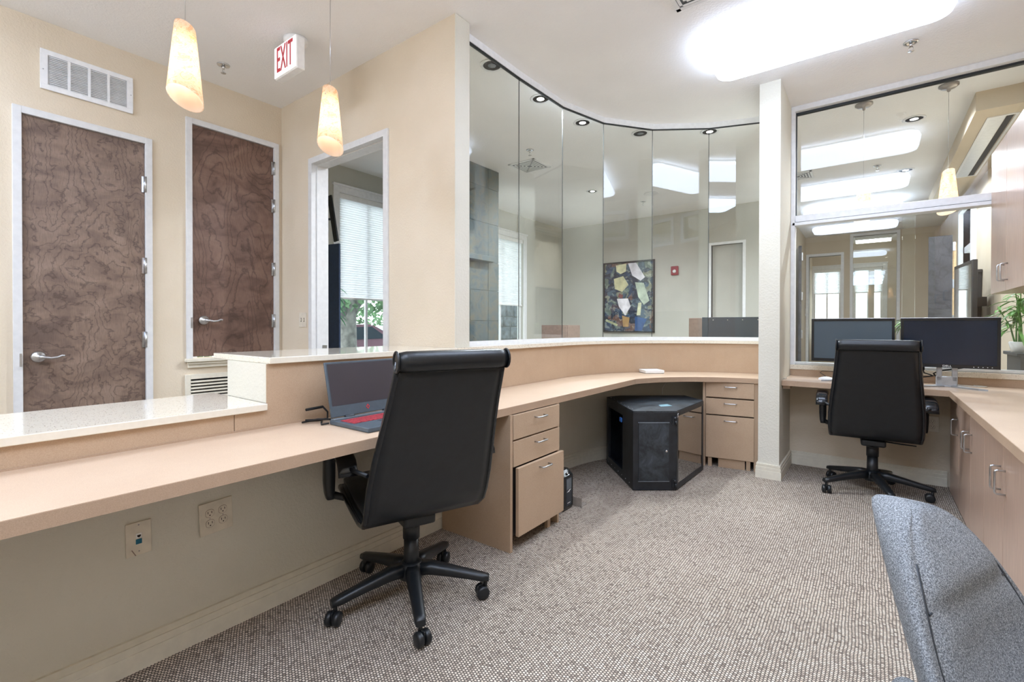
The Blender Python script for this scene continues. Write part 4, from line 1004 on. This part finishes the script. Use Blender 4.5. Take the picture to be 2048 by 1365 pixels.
x0, x1, z0, z1 = -3.895, -2.945, 1.065, 2.32; y = 7.93
f = M(); f.box(x0, x1, y-.04, y, z1-.022, z1); f.box(x0, x1, y-.04, y, z0, z0+.022); f.box(x0, x0+.022, y-.04, y, z0, z1); f.box(x1-.022, x1, y-.04, y, z0, z1); build('picture_frame', f, MBLK, r)
build('canvas', B(x0+.022, x1-.022, y-.02, y-.002, z0+.022, z1-.022), MART, r)
TP = Matrix(((1, 0, 0, x0), (0, 0, -1, y-.0202), (0, 1, 0, z0), (0, 0, 0, 1)))
for pts, col in (([(.47, 1.22), (.62, 1.22), (.78, .96), (.70, .90), (.55, 1.0)], 'D9D6DC'), ([(.24, 1.2), (.44, 1.22), (.43, 1.08), (.33, 1.04), (.25, 1.09)], 'CDC9A4'), ([(.20, .96), (.38, 1.0), (.48, .84), (.36, .72), (.22, .78)], 'C3BF98'),
                 ([(.26, .60), (.47, .60), (.52, .46), (.42, .30), (.30, .46)], 'E1DEE2'), ([(.60, .88), (.76, .86), (.86, .55), (.76, .48), (.66, .62)], 'B5C2AE'), ([(.60, .28), (.82, .24), (.72, .03), (.60, .03)], '1F4F86'),
                 ([(.36, .30), (.50, .26), (.48, .10), (.38, .10)], 'A38255'), ([(.66, .52), (.72, .52), (.70, .30), (.63, .30)], 'C9CBA8'), ([(.30, .70), (.38, .66), (.36, .60), (.28, .63)], '7F4A48'), ([(.05, .24), (.28, .14), (.26, .11), (.04, .20)], 'A9AE88')):
    build('painted_shape', M().prism(pts, 0, .0008+.0001*len(pts), TP), plain('paint '+col, col, .6, var=.12, scale=8), r)
def alarm(x, y, z, label):
    r = thing('fire_alarm', label, 'alarm', (x, y, z)); T = wallT((x, y, z), (0, -1))
    build('back_plate', B(-.062, .062, -.075, .075, .0005, .03, .012, T), MREDA, r)
    build('strobe_lens', M().lathe([(.03, 0), (.026, .014), (.012, .022), (0, .023)], (0, 0, 0), 16, T @ Matrix.Translation((0, -.012, .03))), MWHITE2, r)
alarm(-2.607, 7.93, 2.10, 'red wall fire alarm strobe right of the painting')
alarm(0, 12.9, 2.16, 'purplish red fire alarm strobe in the right framed opening of the hall')
build('post', B(-.05, .05, 12.9, 12.94, 0, 2.4), MWT, bpy.data.objects['fire_alarm.001'])
r = thing('security_camera', 'small white dome camera near the far lobby corner', 'camera', (-4.86, 7.93, 2.47))
build('bracket', B(-4.89, -4.83, 7.88, 7.93, 2.43, 2.53, .008), MWHITE2, r); build('dome', M().lathe([(.028, 0), (.024, -.02), (.012, -.032), (0, -.035)], (-4.86, 7.87, 2.48), 16), MBLKG, r)
r = setting('door_4', 'white framed doorway in the lobby wall behind the last pane', 'door', (-1.8, 7.93, 0))
f = M(); f.box(-2.07, -2.03, 7.91, 8.06, 0, 2.5); f.box(-1.57, -1.53, 7.91, 8.06, 0, 2.5); f.box(-2.03, -1.57, 7.91, 8.06, 2.46, 2.5); build('door_frame', f, MWHITE, r)
build('door_leaf', B(-2.03, -1.57, 8.0, 8.04, 0, 2.46), MWL, r)
# things standing behind the glass on the ledge side
r = thing('brochure_panel', 'low dark glossy panel with clips behind the last glass pane', 'panel', (-1.05, 5.0, 0))
m = M(); T = Matrix.Translation((-1.33, 4.86, 0)) @ Matrix.Rotation(.06, 4, 'Z'); m.box(0, .62, 0, .02, 0, 1.265, .002, T); build('board', m, plain('dark navy gloss panel', '1D2A38', .08), r)
g = M()
for i in range(4): g.box(.10+i*.13, .108+i*.13, -.006, .002, 1.235, 1.243, mat=T)
build('clips', g, MCHR, r)
r = thing('file_box', 'plain brown box low behind the joint of the last two panes', 'box', (-1.5, 4.95, 0)); build('case', B(-1.47, -1.34, 4.90, 5.10, 0, 1.26, .003), MBRN, r)
r = thing('small_cabinet', 'small brown cabinet in the lobby behind the second and third panes', 'cabinet', (-3.2, 5.3, 0))
build('body', B(-3.42, -3.02, 5.15, 5.45, 0, 1.19, .003), MBRN, r); build('door', B(-3.40, -3.04, 5.138, 5.15, .06, 1.17, .002), MBRN, r)
# side room: banner, screen, plant
r = thing('banner_stand', 'tall navy banner standing inside the doorway, left of the window', 'banner', (-3.9, 2.95, 0))
T = Matrix.Translation((-4.28, 2.80, 0)) @ Matrix.Rotation(math.radians(10), 4, 'Z')
build('banner', B(-.48, -.055, 0, .02, .03, 2.02, .002, T), MNAVY, r); build('base_bar', B(-.50, -.03, -.06, .08, 0, .03, .004, T), MALU, r)
r = thing('wall_screen', 'dark screen tilted down from the wall above the navy banner', 'screen', (-4.4, 2.8, 2.3))
T = Matrix.Translation((-4.46, 2.85, 2.06)) @ Matrix.Rotation(math.radians(10), 4, 'Z') @ Matrix.Rotation(-.2, 4, 'Y')
build('housing', B(-.03, .03, -.02, .0, 0, .5, .004, T), MBLK, r); build('mount_arm', M().tube([(-4.52, 2.84, 2.3), (-4.8, 2.6, 2.3), (-4.96, 2.5, 2.3)], .012, 8), MBLK, r)
def leaf(m, base, d, L, w, droop, n=5, fold=0):
    d = Vector(d).normalized(); side = d.cross(Vector((0, 0, 1)));
    if side.length < .05: side = Vector((1, 0, 0))
    side.normalize(); rows = []
    for i in range(n+1):
        t = i/n; p = Vector(base)+d*L*t+Vector((0, 0, -droop*t*t*L)); ww = w*math.sin(PI*min(.97, .12+.86*t))**.8 if t < 1 else .0008
        rows.append([p-side*ww, p+Vector((0, 0, -fold*ww)), p+side*ww])
    m.grid(rows); return m
r = thing('leafy_plant', 'bright green leaves at the edge of the navy banner', 'plant', (-4.42, 3.05, 0))
for i in range(7):
    build('leaf', leaf(M(), (-4.75, 2.98, 1.30+i*.05), (.35, .25, .1-.3*(i % 2)), .17, .028, .7), MLEAF3, r)
build('stem', M().tube([(-4.75, 2.98, .25), (-4.76, 2.98, 1.2), (-4.75, 2.98, 1.65)], .007, 6), MLEAF3, r)
build('pot', M().lathe([(.09, 0), (.12, .25), (.11, .25), (.10, .22), (0, .22)], (-4.75, 3.0, 0), 20), MPOT, r)
# ------------------------------------------------------------------ hall beyond the right window
def frame(name, label, x0, x1, z1, y):
    r = setting(name, label, 'door', ((x0+x1)/2, y, 0)); f = M(); t = .05
    f.box(x0-t, x0, y-.02, y+.14, 0, z1+t); f.box(x1, x1+t, y-.02, y+.14, 0, z1+t); f.box(x0, x1, y-.02, y+.14, z1, z1+t); build('door_frame', f, MWHITE, r); return r
frame('door_5', 'white framed opening at the left end of the hall', -1.06, -.50, 2.65, 11.85)
r = frame('door_6', 'white framed glazed opening at the right end of the hall', -.30, .39, 3.0, 11.85)
build('pane', B(-.30, .39, 11.90, 11.908, .02, 3.0), MGL, r)
r = thing('tube_light', 'bright strip light glowing in the far right opening of the hall', 'light', (0, 12.5, 2.9)); build('tube', B(-.27, .32, 12.45, 12.53, 2.94, 3.0, .01), emit('strip light tube', 'FFFFFF', 6), r); build('housing', B(-.28, .33, 12.43, 12.55, 3.0, 3.058), MWHITE, r)
r = thing('dark_door', 'charcoal stained door standing open in the hall with three steel hinges', 'door', (.75, 8.9, 0))
T = Matrix.Translation((.86, 8.6, 0)) @ Matrix.Rotation(math.radians(172), 4, 'Z')
build('door_leaf', B(0, .24, -.02, .02, .02, 2.40, .003, T), MDK, r)
for z in (2.25, 1.75, 1.27): build('hinge', B(-.03, 0, -.03, -.015, z-.06, z+.06, .003, T), MSTEEL, r)
build('wall_panel', B(.86, .90, 8.62, 8.66, 0, 2.3), plain('honey wood jamb', 'D9B68A', .5), r)
r = thing('dark_door', 'narrow dark door edge with steel hinges at the left jamb of the window view', 'door', (-.9, 8.2, 0))
T = Matrix.Translation((-.835, 8.10, 0)) @ Matrix.Rotation(math.radians(100), 4, 'Z')
build('door_leaf', B(0, .75, -.02, .02, .02, 2.36, .003, T), MDK, r)
for z in (2.20, 1.62, 1.06): build('hinge', B(-.01, .01, -.035, -.018, z-.06, z+.06, .003, T), MSTEEL, r)
build('lever_handle', M().tube([T @ Vector((.68, -.02, 1.12)), T @ Vector((.68, -.06, 1.12)), T @ Vector((.60, -.065, 1.12))], .009, 8), MSTEEL, r)
r = thing('wall_screen', 'black framed screen angled out from the right hall wall', 'screen', (.8, 7.2, 1.2))
T = Matrix.Translation((.86, 6.85, 0)) @ Matrix.Rotation(math.radians(95), 4, 'Z')
build('housing', B(0, .75, -.02, .02, 1.02, 1.88, .004, T), MBLK, r); build('display', B(.03, .72, .02, .022, 1.06, 1.84, 0, T), MSM, r); build('mount_arm', B(.3, .4, -.16, -.02, 1.4, 1.5, 0, T), MBLK, r)
r = thing('tall_bookcase', 'narrow black bookcase with a crown against the right hall wall', 'bookcase', (.95, 7.8, 0))
g = M(); g.box(.91, 1.015, 7.65, 7.68, 0, 1.80); g.box(.91, 1.015, 7.92, 7.95, 0, 1.80); g.box(.99, 1.015, 7.68, 7.92, 0, 1.80); g.box(.87, 1.018, 7.61, 7.99, 1.80, 1.84, .008)
for z in (.1, .5, .9, 1.3): g.box(.912, .99, 7.68, 7.92, z, z+.02)
build('carcass', g, MBLK, r)
w = setting('window_11', 'tall white framed window in the right hall wall', 'window', (1.02, 6.95, .9))
g = M(); g.box(.97, 1.14, 8.05, 8.1, .85, 2.8); g.box(.97, 1.14, 9.1, 9.15, .85, 2.8); g.box(.97, 1.14, 8.1, 9.1, 2.75, 2.8); g.box(.96, 1.14, 8.1, 9.1, .85, .9); g.box(1.03, 1.1, 8.1, 9.1, 2.2, 2.28); g.box(1.05, 1.1, 8.58, 8.62, .9, 2.2); build('window_frame', g, MWHITE, w)
build('pane', B(1.07, 1.078, 8.1, 9.1, .9, 2.75), MGLW, w)
r = thing('thermostat', 'small white thermostat box in the left framed opening of the hall', 'thermostat', (-1.05, 11.84, 1.5))
r.location = (-1.09, 11.835, 1.5); build('case', B(-1.115, -1.065, 11.80, 11.8495, 1.45, 1.56, .006), MWHITE2, r); build('post', B(-1.12, -1.11, 11.8, 11.849, 1.4, 1.45), MWHITE2, r)
# spider plant on stand
r = thing('spider_plant', 'variegated spider plant arching behind the right window above the monitors', 'plant', (.335, 6.1, 1.1))
build('pot', M().lathe([(.07, .98), (.10, 1.16), (.092, 1.16), (.085, 1.14), (0, 1.14)], (.335, 6.1, 0), 20), MPOT, r)
for i in range(34):
    a_ = i*2.4; e = .5+.9*random.random()
    build('leaf', leaf(M(), (.335+.02*math.cos(a_), 6.1+.02*math.sin(a_), 1.15), (math.cos(a_), math.sin(a_), e*1.6), .26+.12*random.random(), .012, 1.1/e*.8, 7, .4), MLEAF2, r)
r = thing('plant_stand', 'slim dark stand holding the spider plant behind the window', 'stand', (.335, 6.1, 0)); build('table_top', M().cyl((.335, 6.1), .13, .96, .98, 24), MBLK, r); build('column', M().cyl((.335, 6.1), .02, .02, .96, 10), MBLK, r); build('foot', M().cyl((.335, 6.1), .14, 0, .02, 24), MBLK, r)
# bamboo palm at right
r = thing('potted_palm', 'green bamboo palm behind the window at the right edge, by the wall cabinet', 'plant', (.85, 5.15, 1.0))
build('pot', M().lathe([(.045, .985), (.06, 1.06), (.055, 1.065), (.05, 1.05), (0, 1.05)], (.89, 5.15, 0), 18), MWHITE2, r)
random.seed(11)
for i in range(6):
    bx_, by_ = .885+.02*math.cos(i*1.3), 5.15+.02*math.sin(i*1.3); lean = (random.uniform(-.10, .02), random.uniform(-.06, .06)); hh = random.uniform(.22, .46)
    top = (bx_+lean[0], by_+lean[1], 1.05+hh)
    build('stalk', M().tube([(bx_, by_, 1.05), (bx_+lean[0]*.3, by_+lean[1]*.3, 1.05+hh*.5), top], [.006, .005, .003], 7), MLEAF, r)
    for k in range(11):
        t = .35+.65*k/10; p = (bx_+lean[0]*t, by_+lean[1]*t, 1.05+hh*t); a_ = k*2.4+i
        build('leaf', leaf(M(), p, (math.cos(a_)*.6-.35, math.sin(a_)*.7, random.uniform(-.1, .6)), random.uniform(.10, .19), .011, random.uniform(.3, .9), 5, .3), MLEAF, r)
r = thing('side_table', 'dark grey cabinet top under the palm behind the window at the right edge', 'cabinet', (.95, 5.15, 0))
build('body', B(.865, 1.015, 4.97, 5.4, 0, .96), MPOT, r); build('top', B(.845, 1.018, 4.955, 5.42, .96, .985, .003), MPOT, r)
# ------------------------------------------------------------------ outdoors
struct('ground', B(-40, -5.3, -20, 40, -.3, -.2), MASPH, 'pale parking lot outside the windows', 'ground')
def tree(x, y, h, label, forks):
    r = thing('tree', label, 'tree', (x, y, -.2)); m = M(); m.tube([(x, y, -.2), (x+.05, y, .8), (x, y+.05, 1.6), (x+.1, y, h*.6)], [.26, .2, .17, .1], 12)
    for a_, s in forks: m.tube([(x, y+.02, 1.3), (x+.3*s, y+a_*.5, 2.2), (x+.5*s, y+a_, 3.2)], [.12, .09, .05], 8)
    build('trunk', m, MBARK, r)
    random.seed(int(abs(x)*10)); vs = []; fs = []
    for i in range(2600):
        v = Vector((random.gauss(0, 1), random.gauss(0, 1), random.gauss(0, 1))).normalized()*random.random()**.35
        c = Vector((x+v.x*2.0, y+v.y*2.2, h*.75+v.z*h*.42)); a_ = Vector((random.uniform(-1, 1), random.uniform(-1, 1), random.uniform(-1, 1))).normalized()*.11; b_ = a_.orthogonal().normalized()*.05
        k = len(vs); vs += [c-a_, c+b_, c+a_, c-b_]; fs.append((k, k+1, k+2, k+3))
    m = M(); m.faces(vs, fs); tag(build('foliage', m, MTREE, r), kind='stuff')
tree(-9.5, 6.3, 4.2, 'forked grey oak just outside the doorway window', ((1, .6), (-1.1, .5), (.4, -1)))
tree(-17, 13.5, 6.5, 'large leafy tree beyond the parked cars', ((1, 1),)); tree(-18, 9.5, 5.0, 'bushy green tree farther behind the parked cars', ((-1, 1),))
def hedge(x, y0, y1, h, label):
    r = thing('hedge', label, 'hedge', (x, (y0+y1)/2, -.2)); random.seed(5); vs = []; fs = []
    for i in range(5000):
        c = Vector((x+random.uniform(-.7, .7), random.uniform(y0, y1), random.uniform(-.1, h)*random.uniform(.85, 1))); a_ = Vector((random.uniform(-1, 1), random.uniform(-1, 1), random.uniform(-1, 1))).normalized()*.13; b_ = a_.orthogonal().normalized()*.07
        k = len(vs); vs += [c-a_, c+b_, c+a_, c-b_]; fs.append((k, k+1, k+2, k+3))
    m = M(); m.faces(vs, fs); tag(build('foliage', m, MTREE, r), kind='stuff')
hedge(-21, 3, 28, 2.6, 'long green hedge behind the parked cars')
def car(x, y, mat, label, rz):
    r = thing('car', label, 'car', (x, y, -.2), rz)
    P = [(-2.2, .35), (-2.25, .7), (-1.9, .88), (-1.1, .95), (-.5, 1.38), (.7, 1.42), (1.35, 1.0), (2.1, .88), (2.25, .6), (2.2, .35)]
    m = M(); n = len(P); vs = [(x_, -.85, z) for x_, z in P]+[(x_, .85, z) for x_, z in P]
    m.faces(vs, [tuple(range(n-1, -1, -1)), tuple(range(n, 2*n))]+[(i, (i+1) % n, n+(i+1) % n, n+i) for i in range(n)]); bmesh.ops.bevel(m.b, geom=m.b.edges[:], offset=.06, segments=2, affect='EDGES'); build('body', m, mat, r, world=False)
    for s in (-1, 1):
        m = M(); Q = [(-.95, .98), (-.45, 1.32), (.65, 1.35), (1.15, 1.02)]; vs = [(a_, s*.80, b_) for a_, b_ in Q]+[(a_, s*.875, b_) for a_, b_ in Q]
        m.faces(vs, [(0, 1, 2, 3), (4, 5, 6, 7)]+[(i, (i+1) % 4, 4+(i+1) % 4, 4+i) for i in range(4)]); build('side_window', m, MCGL, r, world=False)
        for xx in (-1.4, 1.4):
            build('wheel', M().lathe([(0, -.1), (.2, -.1), (.3, -.09), (.32, 0), (.3, .09), (.2, .1), (0, .1)], (0, 0, 0), 20, Matrix.Translation((xx, s*.82, .32)) @ Matrix.Rotation(PI/2, 4, 'X')), MRUB, r, world=False)
    return r
car(-12.0, 7.6, MCARR, 'dark red sedan parked outside the doorway window, at left behind the tree', 1.45)
car(-14.2, 11.6, MCARB, 'grey blue sedan parked outside, right of the tree', 1.3)
# stone wall outside the lobby window
r = setting('wall_stone', 'rough blue grey stone wall outside the lobby window', 'wall', (-6.4, 9, -.2))
build('mortar', B(-6.9, -6.45, 6.9, 11, -.2, 3), MMORT, r)
random.seed(3); z = -.2
while z < 2.1:
    hh = random.choice((.16, .22, .28)); y = 6.9+random.random()*.1
    while y < 9.4:
        ww = random.uniform(.2, .45); build('stone', B(-6.46, -6.40-random.random()*.04, y+.008, y+ww-.008, z+.008, z+hh-.008, .012), MSTONE, r); y += ww
    z += hh

# ------------------------------------------------------------------ groups of repeats
for nm, g in (('office_chair', 'black high back office chairs'), ('pendant_lamp', 'alabaster cone pendant lamps'), ('downlight', 'recessed ceiling downlights'), ('sprinkler', 'chrome ceiling sprinklers'),
              ('ceiling_light', 'glowing ceiling light panels'), ('base_cabinet', 'tan base cabinets under the right worktop'), ('wall_cabinet', 'rosy tan wall cabinets'), ('drawer_pedestal', 'tan drawer pedestals under the desk'),
              ('power_outlet', 'ivory power outlets'), ('monitor', 'widescreen monitors on the right desk'), ('monitor_cable', 'cables behind the right monitor'), ('stone_ledge', 'cream quartz ledges of the counter'),
              ('ceiling_vent', 'square ceiling diffusers'), ('fire_alarm', 'red fire alarm strobes'), ('car', 'cars parked outside'), ('tree', 'trees outside the windows'), ('dark_door', 'dark doors standing open in the hall')):
    for o in SC.objects:
        if o.parent is None and o.name.split('.')[0] == nm: o['group'] = g
